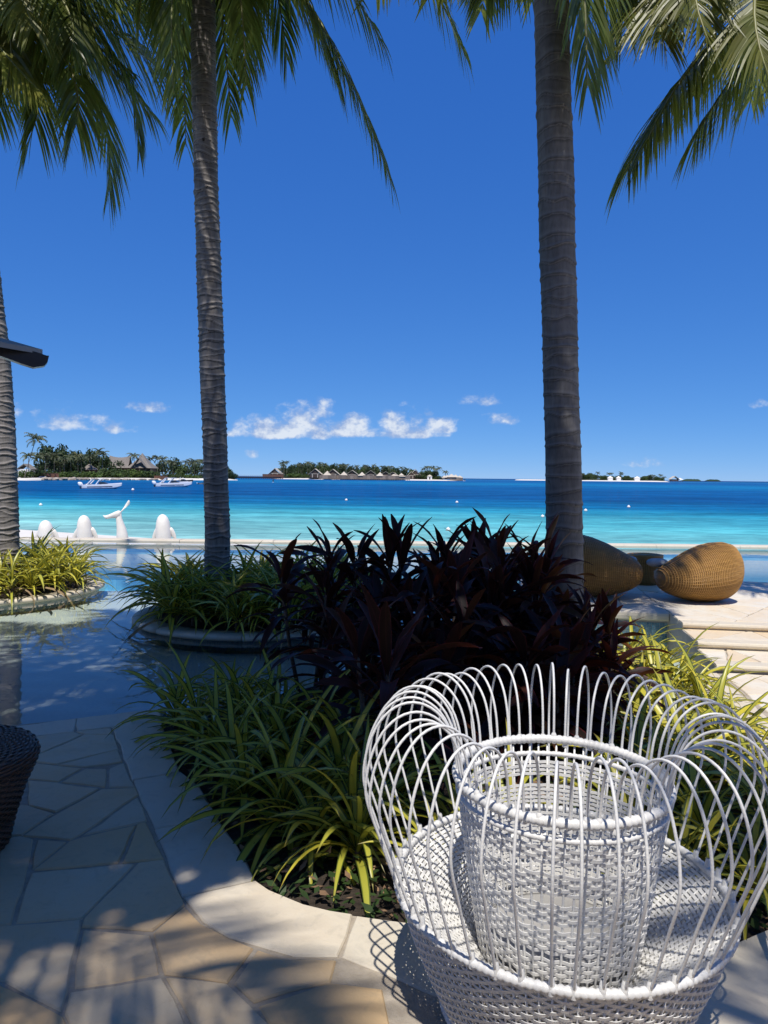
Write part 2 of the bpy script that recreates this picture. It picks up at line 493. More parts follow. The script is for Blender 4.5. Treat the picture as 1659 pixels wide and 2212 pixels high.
# palm bark: UV.v is the place between two leaf scars
def bark(name, c1, c2, c3, k=1.0):
    m, t, out = nodes(name)
    uv = nn(t, 'ShaderNodeUVMap'); sp = nn(t, 'ShaderNodeSeparateXYZ'); t.links.new(uv.outputs[0], sp.inputs[0])
    tc = nn(t, 'ShaderNodeTexCoord')
    mp = nn(t, 'ShaderNodeMapping'); mp.inputs['Scale'].default_value = (26, 26, 5); t.links.new(tc.outputs['Object'], mp.inputs[0])
    n1 = nn(t, 'ShaderNodeTexNoise', Scale=1, Detail=7, Roughness=.7); t.links.new(mp.outputs[0], n1.inputs['Vector'])
    n2 = nn(t, 'ShaderNodeTexNoise', Scale=3.0, Detail=5, Roughness=.65); t.links.new(tc.outputs['Object'], n2.inputs['Vector'])
    n3 = nn(t, 'ShaderNodeTexNoise', Scale=7.0, Detail=3, Roughness=.5); t.links.new(tc.outputs['Object'], n3.inputs['Vector'])
    col = mixc(t, ramp(t, n1.outputs['Fac'], [(.3, (0, 0, 0)), (.7, (1, 1, 1))]), c1, c2)
    col = mixc(t, tmath(t, 'MULTIPLY', ramp(t, n2.outputs['Fac'], [(.45, (0, 0, 0)), (.7, (1, 1, 1))]), .6), col, c3)
    seam = ramp(t, sp.outputs[1], [(0, (1, 1, 1)), (.10, (.5, .5, .5)), (.22, (0, 0, 0)), (.80, (0, 0, 0)), (1, (1, 1, 1))])
    col = mixc(t, tmath(t, 'MULTIPLY', seam, .8 * k), col, tuple(x * .22 for x in c2))
    lip = ramp(t, sp.outputs[1], [(.08, (0, 0, 0)), (.2, (1, 1, 1)), (.42, (0, 0, 0))])
    col = mixc(t, tmath(t, 'MULTIPLY', lip, .42 * k), col, tuple(min(1, x * 1.6) for x in c1))
    pit = ramp(t, n3.outputs['Fac'], [(.70, (0, 0, 0)), (.74, (1, 1, 1))])
    col = mixc(t, tmath(t, 'MULTIPLY', pit, .85), col, (.012, .010, .009))
    b = nn(t, 'ShaderNodeBsdfPrincipled', Roughness=.9); b.inputs['Specular IOR Level'].default_value = .2
    t.links.new(col, b.inputs['Base Color'])
    bp = nn(t, 'ShaderNodeBump', Strength=.8, Distance=.01)
    t.links.new(n1.outputs['Fac'], bp.inputs['Height']); t.links.new(bp.outputs[0], b.inputs['Normal'])
    t.links.new(b.outputs[0], out.inputs['Surface'])
    return m
BARK = bark('palm_bark', (.275, .25, .23), (.15, .137, .125), (.09, .083, .078), 1.2)
BARK2 = bark('grey_palm_bark', (.215, .203, .19), (.125, .117, .11), (.062, .058, .056), .7)

def leafmat(name, c1, c2, rough, transl, tcol, scale=3.0, orand=.25, spec=.5):
    return simple(name, c1, c2, scale, rough, orand=orand, transl=transl, tcol=tcol, spec=spec)
FROND = leafmat('palm_leaflet', (.090, .130, .030), (.150, .170, .040), .36, .40, (.28, .32, .05))
FROND_SUN = leafmat('sun_tinted_palm_leaflet', (.15, .175, .035), (.23, .215, .05), .42, .36, (.32, .32, .05))  # yellower copy of the leaflet colour, with the sunlight put into its tone
RACHIS = simple('palm_rachis', (.17, .19, .05), (.22, .20, .07), 4, .5)
FOL = [simple('foliage_%s' % n, c1, c2, .35, .6, orand=.2, transl=.25) for n, c1, c2 in
       (('deep', (.022, .045, .014), (.04, .07, .018)), ('mid', (.04, .075, .018), (.065, .10, .022)), ('bright', (.07, .12, .02), (.10, .15, .028)))]
FARPALM = simple('far_palm_leaf', (.055, .075, .025), (.10, .11, .04), .5, .5, orand=.25, transl=.2)
FARTRUNK = simple('far_trunk', (.20, .17, .14), (.13, .11, .09), 1, .9)

# strap leaves: green with a broad yellow stripe down the middle (UV.u across the leaf)
def strap_mat():
    m, t, out = nodes('striped_strap_leaf')
    uv = nn(t, 'ShaderNodeUVMap'); sp = nn(t, 'ShaderNodeSeparateXYZ'); t.links.new(uv.outputs[0], sp.inputs[0])
    oi = nn(t, 'ShaderNodeObjectInfo')
    a = tmath(t, 'ABSOLUTE', tmath(t, 'SUBTRACT', sp.outputs[0], .5))
    tc = nn(t, 'ShaderNodeTexCoord')
    mp = nn(t, 'ShaderNodeMapping'); mp.inputs['Scale'].default_value = (3, 60, 3); t.links.new(uv.outputs[0], mp.inputs[0])
    mp.inputs['Scale'].default_value = (26, 1.5, 1)
    ns = nn(t, 'ShaderNodeTexNoise', Scale=1, Detail=3); t.links.new(mp.outputs[0], ns.inputs['Vector'])
    w = tmath(t, 'ADD', a, tmath(t, 'MULTIPLY', tmath(t, 'SUBTRACT', ns.outputs['Fac'], .5), .12))
    edge = ramp(t, w, [(.31, (0, 0, 0)), (.40, (1, 1, 1))])
    yel = mixc(t, oi.outputs['Random'], (.66, .56, .06), (.44, .44, .06))
    grn = mixc(t, oi.outputs['Random'], (.05, .085, .016), (.09, .12, .02))
    col = mixc(t, edge, yel, grn)
    col = mixc(t, ramp(t, sp.outputs[1], [(.86, (0, 0, 0)), (1.0, (.8, .8, .8))]), col, (.16, .10, .04))
    b = nn(t, 'ShaderNodeBsdfPrincipled', Roughness=.36); t.links.new(col, b.inputs['Base Color'])
    tr = nn(t, 'ShaderNodeBsdfTranslucent'); t.links.new(col, tr.inputs['Color'])
    mx = nn(t, 'ShaderNodeMixShader'); mx.inputs[0].default_value = .3
    t.links.new(b.outputs[0], mx.inputs[1]); t.links.new(tr.outputs[0], mx.inputs[2])
    t.links.new(mx.outputs[0], out.inputs['Surface'])
    return m
STRAP = strap_mat()

def cordy_mat():
    m, t, out = nodes('cordyline_leaf')
    uv = nn(t, 'ShaderNodeUVMap'); sp = nn(t, 'ShaderNodeSeparateXYZ'); t.links.new(uv.outputs[0], sp.inputs[0])
    oi = nn(t, 'ShaderNodeObjectInfo')
    a = tmath(t, 'ABSOLUTE', tmath(t, 'SUBTRACT', sp.outputs[0], .5))
    mp = nn(t, 'ShaderNodeMapping'); mp.inputs['Scale'].default_value = (40, 2, 1); t.links.new(uv.outputs[0], mp.inputs[0])
    ns = nn(t, 'ShaderNodeTexNoise', Scale=1, Detail=4); t.links.new(mp.outputs[0], ns.inputs['Vector'])
    base = ramp(t, oi.outputs['Random'], [(0, (.012, .007, .007)), (.5, (.024, .009, .009)), (.75, (.055, .016, .013)), (.90, (.10, .036, .014)), (1, (.20, .08, .02))])
    col = mixc(t, tmath(t, 'MULTIPLY', ns.outputs['Fac'], .5), base, (.016, .014, .010))
    rim = ramp(t, a, [(.42, (0, 0, 0)), (.49, (1, 1, 1))])
    col = mixc(t, tmath(t, 'MULTIPLY', rim, .6), col, (.20, .03, .04))
    rib = ramp(t, a, [(.0, (1, 1, 1)), (.03, (0, 0, 0))])
    col = mixc(t, tmath(t, 'MULTIPLY', rib, .5), col, (.16, .04, .045))
    b = nn(t, 'ShaderNodeBsdfPrincipled', Roughness=.45); b.inputs['Specular IOR Level'].default_value = .2; t.links.new(col, b.inputs['Base Color'])
    bp = nn(t, 'ShaderNodeBump', Strength=.25, Distance=.003); t.links.new(ns.outputs['Fac'], bp.inputs['Height'])
    t.links.new(bp.outputs[0], b.inputs['Normal'])
    tr = nn(t, 'ShaderNodeBsdfTranslucent'); tr.inputs['Color'].default_value = (.20, .04, .02, 1)
    mx = nn(t, 'ShaderNodeMixShader'); mx.inputs[0].default_value = .2
    t.links.new(b.outputs[0], mx.inputs[1]); t.links.new(tr.outputs[0], mx.inputs[2])
    t.links.new(mx.outputs[0], out.inputs['Surface'])
    return m
CORDY = cordy_mat()
PETIOLE = simple('cordyline_stalk', (.30, .05, .06), (.20, .03, .04), 10, .5)

# pool tiles
def tile_mat(name, cols):
    m, t, out = nodes(name)
    g = nn(t, 'ShaderNodeNewGeometry')
    col = ramp(t, g.outputs['Random Per Island'], [(i / max(1, len(cols) - 1), c) for i, c in enumerate(cols)])
    b = nn(t, 'ShaderNodeBsdfPrincipled', Roughness=.2); t.links.new(col, b.inputs['Base Color'])
    t.links.new(b.outputs[0], out.inputs['Surface'])
    return m
MOSAIC = tile_mat('mosaic_tile', [(.07, .16, .22), (.13, .26, .31), (.10, .22, .30), (.20, .33, .36), (.05, .13, .20)])

# floor of the deep pool: blue mosaic
def deep_mat():
    m, t, out = nodes('blue_pool_mosaic')
    tc = nn(t, 'ShaderNodeTexCoord')
    br = nn(t, 'ShaderNodeTexBrick', Scale=1.0); br.offset = 0
    br.inputs['Color1'].default_value = (.12, .42, .60, 1); br.inputs['Color2'].default_value = (.20, .55, .70, 1)
    br.inputs['Mortar'].default_value = (.35, .55, .62, 1)
    br.inputs['Brick Width'].default_value = .05; br.inputs['Row Height'].default_value = .05; br.inputs['Mortar Size'].default_value = .004
    t.links.new(tc.outputs['Object'], br.inputs['Vector'])
    ns = nn(t, 'ShaderNodeTexNoise', Scale=1.3, Detail=3); t.links.new(tc.outputs['Object'], ns.inputs['Vector'])
    col = mixc(t, tmath(t, 'MULTIPLY', ns.outputs['Fac'], .4), br.outputs['Color'], (.26, .60, .72))
    b = nn(t, 'ShaderNodeBsdfPrincipled', Roughness=.5); t.links.new(col, b.inputs['Base Color'])
    t.links.new(b.outputs[0], out.inputs['Surface'])
    return m
DEEP = deep_mat()

def pool_water_mat():
    m, t, out = nodes('pool_water')
    tc = nn(t, 'ShaderNodeTexCoord')
    mp = nn(t, 'ShaderNodeMapping'); mp.inputs['Scale'].default_value = (.8, 1.6, 1); t.links.new(tc.outputs['Object'], mp.inputs[0])
    n1 = nn(t, 'ShaderNodeTexNoise', Scale=2.2, Detail=3, Roughness=.5, Distortion=.3); t.links.new(mp.outputs[0], n1.inputs['Vector'])
    n2 = nn(t, 'ShaderNodeTexNoise', Scale=.55, Detail=2); t.links.new(mp.outputs[0], n2.inputs['Vector'])
    h = tmath(t, 'ADD', tmath(t, 'MULTIPLY', n1.outputs['Fac'], .35), n2.outputs['Fac'])
    bp = nn(t, 'ShaderNodeBump', Strength=.16, Distance=.06); t.links.new(h, bp.inputs['Height'])
    fr = nn(t, 'ShaderNodeFresnel', IOR=1.33); t.links.new(bp.outputs[0], fr.inputs['Normal'])
    gl = nn(t, 'ShaderNodeBsdfGlossy', Roughness=.015); t.links.new(bp.outputs[0], gl.inputs['Normal'])
    gl.inputs['Color'].default_value = (1, 1, 1, 1)
    tp = nn(t, 'ShaderNodeBsdfTransparent'); tp.inputs['Color'].default_value = (.88, .95, .95, 1)
    mx = nn(t, 'ShaderNodeMixShader')
    t.links.new(fr.outputs[0], mx.inputs[0]); t.links.new(tp.outputs[0], mx.inputs[1]); t.links.new(gl.outputs[0], mx.inputs[2])
    t.links.new(mx.outputs[0], out.inputs['Surface'])
    return m
POOLW = pool_water_mat()

# sea over sand, then reef and deep water
def sea_mat():
    m, t, out = nodes('sea_water')
    tc = nn(t, 'ShaderNodeTexCoord')
    sp = nn(t, 'ShaderNodeSeparateXYZ'); t.links.new(tc.outputs['Object'], sp.inputs[0])
    mpa = nn(t, 'ShaderNodeMapping'); mpa.inputs['Scale'].default_value = (.012, .03, 1); t.links.new(tc.outputs['Object'], mpa.inputs[0])
    na = nn(t, 'ShaderNodeTexNoise', Scale=1, Detail=4); t.links.new(mpa.outputs[0], na.inputs['Vector'])
    d = tmath(t, 'ADD', sp.outputs[1], tmath(t, 'MULTIPLY', sp.outputs[0], .40))
    d = tmath(t, 'MULTIPLY', d, tmath(t, 'ADD', .72, tmath(t, 'MULTIPLY', na.outputs['Fac'], .56)))
    lg = tmath(t, 'DIVIDE', tmath(t, 'SUBTRACT', tmath(t, 'LOGARITHM', tmath(t, 'MAXIMUM', d, 5), 10), 1.3), 2.7)
    # position = (log10(m) - 1.3) / 2.7
    def L(mm): return (math.log10(mm) - 1.3) / 2.7
    col = ramp(t, lg, [(L(24), (.34, .56, .52)), (L(36), (.16, .43, .43)), (L(48), (.075, .36, .41)), (L(60), (.022, .245, .36)),
                       (L(76), (.004, .125, .275)), (L(110), (.002, .070, .215)), (L(240), (.003, .085, .245)), (L(400), (.006, .15, .33)),
                       (L(620), (.004, .095, .27)), (L(1100), (.006, .085, .25)), (L(1600), (.015, .15, .31)), (L(2300), (.004, .045, .17)), (L(15000), (.006, .05, .19))])
    mp = nn(t, 'ShaderNodeMapping'); mp.inputs['Scale'].default_value = (.35, .9, 1); t.links.new(tc.outputs['Object'], mp.inputs[0])
    n1 = nn(t, 'ShaderNodeTexNoise', Scale=1.6, Detail=5, Roughness=.62, Distortion=.4); t.links.new(mp.outputs[0], n1.inputs['Vector'])
    mp2 = nn(t, 'ShaderNodeMapping'); mp2.inputs['Scale'].default_value = (.05, .16, 1); t.links.new(tc.outputs['Object'], mp2.inputs[0])
    n2 = nn(t, 'ShaderNodeTexNoise', Scale=1.0, Detail=5, Roughness=.6); t.links.new(mp2.outputs[0], n2.inputs['Vector'])
    mot = ramp(t, n2.outputs['Fac'], [(.36, (.70, .72, .74)), (.64, (1.28, 1.26, 1.22))])
    col = mixc(t, 1.0, col, mot, 'MULTIPLY')
    mot2 = ramp(t, n1.outputs['Fac'], [(.36, (.74, .76, .78)), (.66, (1.3, 1.28, 1.25))])
    col = mixc(t, 1.0, col, mot2, 'MULTIPLY')
    h = tmath(t, 'ADD', n1.outputs['Fac'], tmath(t, 'MULTIPLY', n2.outputs['Fac'], 1.5))
    bp = nn(t, 'ShaderNodeBump', Strength=.9, Distance=.6); t.links.new(h, bp.inputs['Height'])
    df = nn(t, 'ShaderNodeBsdfDiffuse'); t.links.new(col, df.inputs['Color'])
    gl = nn(t, 'ShaderNodeBsdfGlossy', Roughness=.10); t.links.new(bp.outputs[0], gl.inputs['Normal'])
    fr = nn(t, 'ShaderNodeFresnel', IOR=1.33); t.links.new(bp.outputs[0], fr.inputs['Normal'])
    # waves hide their own far sides, so a rough sea mirrors far less at a flat angle than a calm sheet
    mx = nn(t, 'ShaderNodeMixShader'); t.links.new(tmath(t, 'MINIMUM', tmath(t, 'MULTIPLY', fr.outputs[0], .45), .16), mx.inputs[0])
    t.links.new(df.outputs[0], mx.inputs[1]); t.links.new(gl.outputs[0], mx.inputs[2])
    t.links.new(mx.outputs[0], out.inputs['Surface'])
    return m
SEA = sea_mat()

# ------------------------------------------------------------------ setting: sea, beach, pool
SEAZ = -1.2
m = MB(); m.add([(-16000, 19.5, SEAZ), (16000, 19.5, SEAZ), (16000, 30000, SEAZ), (-16000, 30000, SEAZ)], [(0, 1, 2, 3)])
tag(m.build('sea', SEA), kind='structure')

WATER = -.07
EDGE_Y = 17.6
# beach behind the pool: a sheet that slopes into the sea
m = MB(); rows = []
for i in range(13):
    x = -60 + i * 10
    sh = 27 + (10 if x < -15 else 0) + (.16 * (-x - 15) if x < -15 else 0) + 1.2 * math.sin(x * .11)
    if x == -10: sh = 31.5
    rows.append([(x, EDGE_Y + .1, -.42), (x, EDGE_Y + 4, -.62), (x, sh, SEAZ + .02), (x, sh + 14, SEAZ - .8)])
m.grid(rows)
tag(m.build('beach', SAND), kind='structure')

m = MB()
m.add([(-16, 4.0, -.21), (16, 4.0, -.21), (16, 11.2, -.21), (-16, 11.2, -.21)], [(0, 1, 2, 3)])
tag(m.build('pool_shelf_floor', PLASTER), kind='structure')
m = MB()
m.grid([[(-16, 11.2, -.212), (-16, 11.25, -.75), (-16, 12.4, -1.05), (-16, EDGE_Y - .12, -1.2), (-16, EDGE_Y - .1, WATER - .03)],
        [(16, 11.2, -.212), (16, 11.25, -.75), (16, 12.4, -1.05), (16, EDGE_Y - .12, -1.2), (16, EDGE_Y - .1, WATER - .03)]])
tag(m.build('pool_basin', DEEP, smooth=False), kind='structure')
m = MB()
m.add([(-16, 4.0, WATER), (16, 4.0, WATER), (16, EDGE_Y - .05, WATER), (-16, EDGE_Y - .05, WATER)], [(0, 1, 2, 3)])
tag(m.build('pool_water', POOLW), kind='structure')

# far edge of the pool: pale coping stones laid end to end on a wall
pe = empty('pool_edge_wall', (0, EDGE_Y, -.5))
tag(pe, 'long pale stone edge across the far side of the pool, in front of the sea', 'pool edge')
m = MB(); m.box((0, 0.02, -.12), (32, .30, .6)); m.build('wall', COPE, pe)
def bull(m, L, D, H, n=6):
    """a coping stone: rounded on its two long sides; x along, z=0 is its underside"""
    pr = [(-D / 2, 0.0)]
    for k in range(n + 1):
        a = math.pi - math.pi / 2 * k / n
        pr.append((-D / 2 + H / 2 + math.cos(a) * H / 2, H / 2 + math.sin(a) * H / 2))
    for k in range(n + 1):
        a = math.pi / 2 - math.pi / 2 * k / n
        pr.append((D / 2 - H / 2 + math.cos(a) * H / 2, H / 2 + math.sin(a) * H / 2))
    pr.append((D / 2, 0.0))
    m.grid([[(-L / 2, y, z) for y, z in pr], [(L / 2, y, z) for y, z in pr]], True, True, True)
rng = random.Random(4)
x = -15.0
while x < 15:
    L = rng.uniform(.9, 1.3)
    m = MB(); bull(m, L - .008, .42, .085)
    o = m.build('coping_stone', COPE, pe, smooth=False)
    o.location = (x + L / 2, rng.uniform(-.006, .006), .46 + rng.uniform(-.004, .004))
    x += L

# ------------------------------------------------------------------ patio
def C8(X, Y): return tuple(P((X * .72333) * .54861, (2700 + Y * .72333) * .54861, z=0)[:2])
INNER_L = [C8(*p) for p in ((875, 185), (980, 470), (1085, 540), (1190, 725), (1340, 940), (1390, 1060), (1470, 1110), (1540, 1145), (1659, 1185), (1800, 1225), (1930, 1244))]
OUTER_L = [C8(*p) for p in ((605, 225), (725, 515), (755, 590), (840, 780), (925, 1000), (990, 1145), (1100, 1290), (1250, 1365), (1400, 1425), (1620, 1480), (1850, 1480))]
INNER_R = [(.42, 2.48), (.8, 2.42), (1.25, 2.44), (1.66, 2.66), (1.92, 3.1), (2.06, 3.7), (2.18, 4.5), (2.3, 5.2), (2.42, 5.95)]
OUTER_R = [(.32, 2.08), (.8, 2.0), (1.4, 2.04), (1.93, 2.3), (2.27, 2.9), (2.42, 3.6), (2.55, 4.4), (2.68, 5.2), (2.80, 5.98)]
INNER = INNER_L + INNER_R
OUTER = OUTER_L + OUTER_R
PE0, PE1 = C8(-1200, 352), C8(905, 118)          # near edge of the pool
FARSIDE = [(2.55, 6.7), (2.2, 7.3), (1.5, 7.45), (.7, 7.1), (.1, 6.3), (-.5, 5.6), (-1.0, 5.1), (PE1[0], PE1[1])]
patio = MB()
patio.prism([(-9, -5), (9, -5), (9, 5.1), OUTER_R[-1], (2.42, 5.95)] + [p for p in reversed(INNER)] + [PE1, PE0, (-9, PE0[1])], -.45, -.007)
patio = patio.build('patio', MORTAR, smooth=False)
tag(patio, kind='structure')
rng = random.Random(11)
TR = [[(0, 295), (395, 245), (465, 262), (125, 410), (0, 405)], [(395, 245), (605, 225), (618, 265), (465, 262)],
      [(465, 262), (618, 265), (650, 345), (300, 430), (125, 410)], [(650, 345), (682, 412), (460, 445), (300, 430)],
      [(-150, 405), (0, 405), (125, 410), (300, 430), (460, 445), (320, 525), (155, 510), (-150, 490)], [(460, 445), (590, 450), (580, 555), (320, 525)],
      [(590, 450), (682, 412), (740, 550), (700, 555), (580, 555)], [(155, 510), (320, 525), (550, 560), (305, 690), (150, 650)],
      [(550, 560), (700, 555), (740, 550), (760, 592), (440, 818), (375, 845), (120, 815), (265, 715), (305, 690)],
      [(-100, 640), (150, 650), (305, 690), (265, 715), (120, 815), (-100, 830)], [(760, 592), (808, 735), (440, 818)],
      [(185, 832), (375, 845), (160, 1010)], [(440, 818), (745, 752), (655, 965), (160, 1010), (375, 845)],
      [(745, 752), (808, 735), (905, 943), (655, 965)], [(-200, 840), (120, 815), (185, 832), (160, 1010), (75, 1300), (-200, 1310)],
      [(160, 1010), (655, 965), (745, 958), (450, 1265), (75, 1300)],
      [(745, 958), (905, 943), (1010, 1190), (825, 1340), (443, 1312), (450, 1265)],
      [(-250, 1310), (75, 1300), (450, 1265), (443, 1312), (380, 1660), (350, 1785), (0, 1620), (-250, 1560)],
      [(443, 1312), (825, 1340), (888, 1572), (380, 1660)],
      [(1010, 1190), (1100, 1295), (1250, 1370), (1390, 1425), (1252, 1617), (888, 1572), (825, 1340)],
      [(1390, 1425), (1560, 1472), (1850, 1490), (1800, 1610), (1380, 1738), (1252, 1617)],
      [(380, 1660), (888, 1572), (1040, 1845), (900, 1930), (400, 1900), (350, 1785)],
      [(888, 1572), (1252, 1617), (1380, 1738), (1470, 1850), (1250, 1990), (1040, 1845)],
      [(1380, 1738), (1800, 1610), (2100, 1640), (2150, 1900), (1470, 1850)],
      [(-250, 1560), (0, 1620), (350, 1785), (400, 1900), (150, 2000), (-300, 1900)]]
for pl in TR:
    stone([Vector(C8(*p)) for p in pl], 0, FLAG, patio, rng, gap=.007)
# pool coping, flush
for a, b in (((-1200, -700)), ((-700, -150)), ((-150, 412)), ((412, 880))):
    def ed(X, lo): return C8(X, (228 - X * .1225 + (9 if False else 0)) if lo == 0 else (296 - X * .118))
    stone([Vector(ed(a, 0)), Vector(ed(b, 0)), Vector(ed(b, 1)), Vector(ed(a, 1))], .0, COPE, patio, rng, gap=.004, thick=.09, name='coping_stone')
# border round the planting bed
def piece(i0, i1):
    stone([Vector(p) for p in INNER[i0:i1 + 1]] + [Vector(p) for p in reversed(OUTER[i0:i1 + 1])], .001, COPE, patio, rng, gap=.004, thick=.06, name='border_stone')
for i0, i1 in ((0, 1), (1, 3), (3, 5), (5, 10), (10, 12), (12, 14), (14, 16), (16, 17), (17, 18), (18, 19)): piece(i0, i1)
# the rest of the patio: left of the picture, nearer than it and right of the bed
lf = [Vector(C8(-160, 300)), Vector(C8(-1200, 425)), Vector((-6, 1.9)), Vector(C8(-260, 1900))]
for q in crazy(lf, .24, rng): stone(q, 0, FLAG, patio, rng)
for q in crazy([(-5, 1.62), (-5, -1.5), (3.5, -1.5), (3.5, 1.62)], .3, rng): stone(q, 0, FLAG, patio, rng)
for q in crazy([(.7, 1.98), (.4, 1.66), (2.4, 1.66), (2.25, 2.75), (1.95, 2.27), (1.4, 2.0)], .25, rng): stone(q, 0, FLAG2, patio, rng)
for q in crazy([(2.45, 1.66), (2.28, 2.82), (2.45, 3.6), (2.58, 4.4), (2.71, 5.2), (2.83, 5.99), (8.8, 5.12), (8.8, 1.66)], .30, rng): stone(q, 0, FLAG2, patio, rng)
m = MB(); m.add([(-60, -60, -.1), (60, -60, -.1), (60, -5, -.1), (-60, -5, -.1)], [(0, 1, 2, 3)])
tag(m.build('ground', SAND), kind='structure')

# ------------------------------------------------------------------ raised deck with three low steps
DA = math.atan(-.155); DO = Vector((2.80, 6.02))
def DK(u, v): return (DO.x + u * math.cos(DA) - v * math.sin(DA), DO.y + u * math.sin(DA) + v * math.cos(DA))
deck = MB()
HS = .065; VS = (0, .57, 1.13); DZ = 3 * HS; DFAR = 4.35
deck.prism([DK(u, v) for u, v in ((0, 0), (8, 0), (8, .57), (0, .57))], -.4, HS - .012)
deck.prism([DK(u, v) for u, v in ((0, .57), (8, .57), (8, 1.13), (0, 1.13))], -.4, 2 * HS - .012)
deck.prism([DK(u, v) for u, v in ((-1.5, 1.66), (0, 1.66), (0, 1.13), (8, 1.13), (8, DFAR), (-1.5, DFAR))], -.4, DZ - .012)
deck = deck.build('deck', MORTAR2, smooth=False)
tag(deck, kind='structure')
rng = random.Random(21)
def deck_area(u0, u1, v0, v1, z, target):
    for q in crazy([(u0, v0), (u1, v0), (u1, v1), (u0, v1)], target, rng):
        stone(q, z, FLAG2, deck, rng, xf=DK, gap=.005)
for k in range(3):
    v0 = VS[k]; z = HS * (k + 1)
    u = 0.0
    while u < 7.8:
        L = rng.uniform(.85, 1.25)
        # tread nosing with a rounded front, and the riser slab under it
        m = MB(); pr = [(0.03, -.05), (-.012, -.05), (-.026, -.038), (-.030, -.022), (-.024, -.007), (-.010, 0), (.13, 0), (.13, -.05)]
        rows = []
        for uu in (u + .003, u + L - .003): rows.append([(*DK(uu, v0 + v), z + zz) for v, zz in pr])
        m.grid(rows, True, True, True); m.build('nosing_stone', COPE, deck, smooth=False)
        u += L
    deck_area(0, 8, v0 + .135, (VS[k + 1] - .0 if k < 2 else DFAR - .3), z, .16 if k < 2 else .34)
deck_area(-1.5, -.005, 2.0, DFAR - .3, DZ, .34)
for u0, u1 in ((-1.5, -.75), (-.75, -.005)):
    m = MB(); pr = [(0.03, -.09), (-.020, -.09), (-.034, -.075), (-.038, -.04), (-.032, -.012), (-.012, 0), (.335, 0), (.335, -.05)]
    m.grid([[(*DK(uu, 1.66 + v), DZ + zz) for v, zz in pr] for uu in (u0 + .003, u1 - .003)], True, True, True); m.build('coping_stone', COPE, deck, smooth=False)
u = -1.5
while u < 7.9:
    L = rng.uniform(.8, 1.2)
    stone([Vector((u, DFAR - .295)), Vector((u + L, DFAR - .295)), Vector((u + L, DFAR + .03)), Vector((u, DFAR + .03))], DZ + .001, COPE, deck, rng, xf=DK, name='coping_stone', thick=.07, gap=.004)
    u += L
m = MB()                                           # mosaic on the wall that drops into the water
for (a, b) in (((-1.5, 1.655), (0, 1.655)),):
    n = int((b[0] - a[0]) / .027)
    for i in range(n):
        for j in range(9):
            u0 = a[0] + i * .027; z0 = -.16 + j * .027
            m.add([(*DK(u0, 1.654), z0), (*DK(u0 + .024, 1.654), z0), (*DK(u0 + .024, 1.654), z0 + .024), (*DK(u0, 1.654), z0 + .024)], [(0, 1, 2, 3)])
o = m.build('mosaic_band', MOSAIC, deck, smooth=False); o['kind'] = 'stuff'

# ------------------------------------------------------------------ beds
bed = MB()
bed.prism(INNER + FARSIDE[:-1] + [(PE1[0] + .02, PE1[1] + .02)], -.5, -.03)
bed = bed.build('garden_bed', SOIL, smooth=False)
tag(bed, kind='structure')

def round_planter(c, rx, ry, label, npc, rng, clip=None):
    t = empty('round_planter', (c[0], c[1], -.36))
    tag(t, label, 'planter')
    z = .335
    def E(a, s=0.0): return (math.cos(a) * (rx + s), math.sin(a) * (ry + s))
    N = 72
    m = MB(); m.grid([[(*E(2 * math.pi * k / N, -.05), zz) for k in range(N)] for zz in (0, z - .04)], True); m.build('wall', WETWALL, t)
    m = MB(); m.grid([[(*E(2 * math.pi * k / N, s), zz) for k in range(N)] for s, zz in ((-.12, z - .06), (-rx * .55, z + .05), (-rx + .05, z + .10))], True, False, True); m.build('soil', SOIL, t)
    m = MB(); NT = int(2 * math.pi * max(rx, ry) / .027)
    for k in range(NT):
        for j in range(4):
            a0, a1 = 2 * math.pi * k / NT, 2 * math.pi * (k + .88) / NT
            z0 = z - .155 + j * .027; s = -.042
            m.add([(*E(a0, s), z0), (*E(a1, s), z0), (*E(a1, s), z0 + .024), (*E(a0, s), z0 + .024)], [(0, 1, 2, 3)])
    o = m.build('mosaic_band', MOSAIC, t, smooth=False); o['kind'] = 'stuff'
    a = rng.uniform(0, 1)
    a_end = a + 2 * math.pi
    while a < a_end - .02:
        da = min(rng.uniform(.85, 1.15) * 2 * math.pi / npc, a_end - a)
        if a_end - a - da < .12: da = a_end - a
        rows = []
        for k in range(9):
            aa = a + .004 + (da - .008) * k / 8
            rows.append([(*E(aa, s), z + zz) for s, zz in ((.02, -.045), (.045, -.03), (.05, -.008), (.035, .012), (.0, .018), (-.20, .016), (-.21, -.045))])
        m = MB(); m.grid(rows, True, True, True); m.build('coping_stone', COPE, t)
        a += da
    return t
ISL1 = (-6.1, 10.35, 1.95, 1.65)
ISL2 = (-1.45, 8.55, 1.42, 1.30)
rng = random.Random(5)
round_planter(ISL1[:2], ISL1[2], ISL1[3], 'round stone planter in full sun at the left, full of yellow green leaves', 11, rng)
round_planter(ISL2[:2], ISL2[2], ISL2[3], 'shaded round stone planter in the pool, left of the dark red plants', 10, rng)

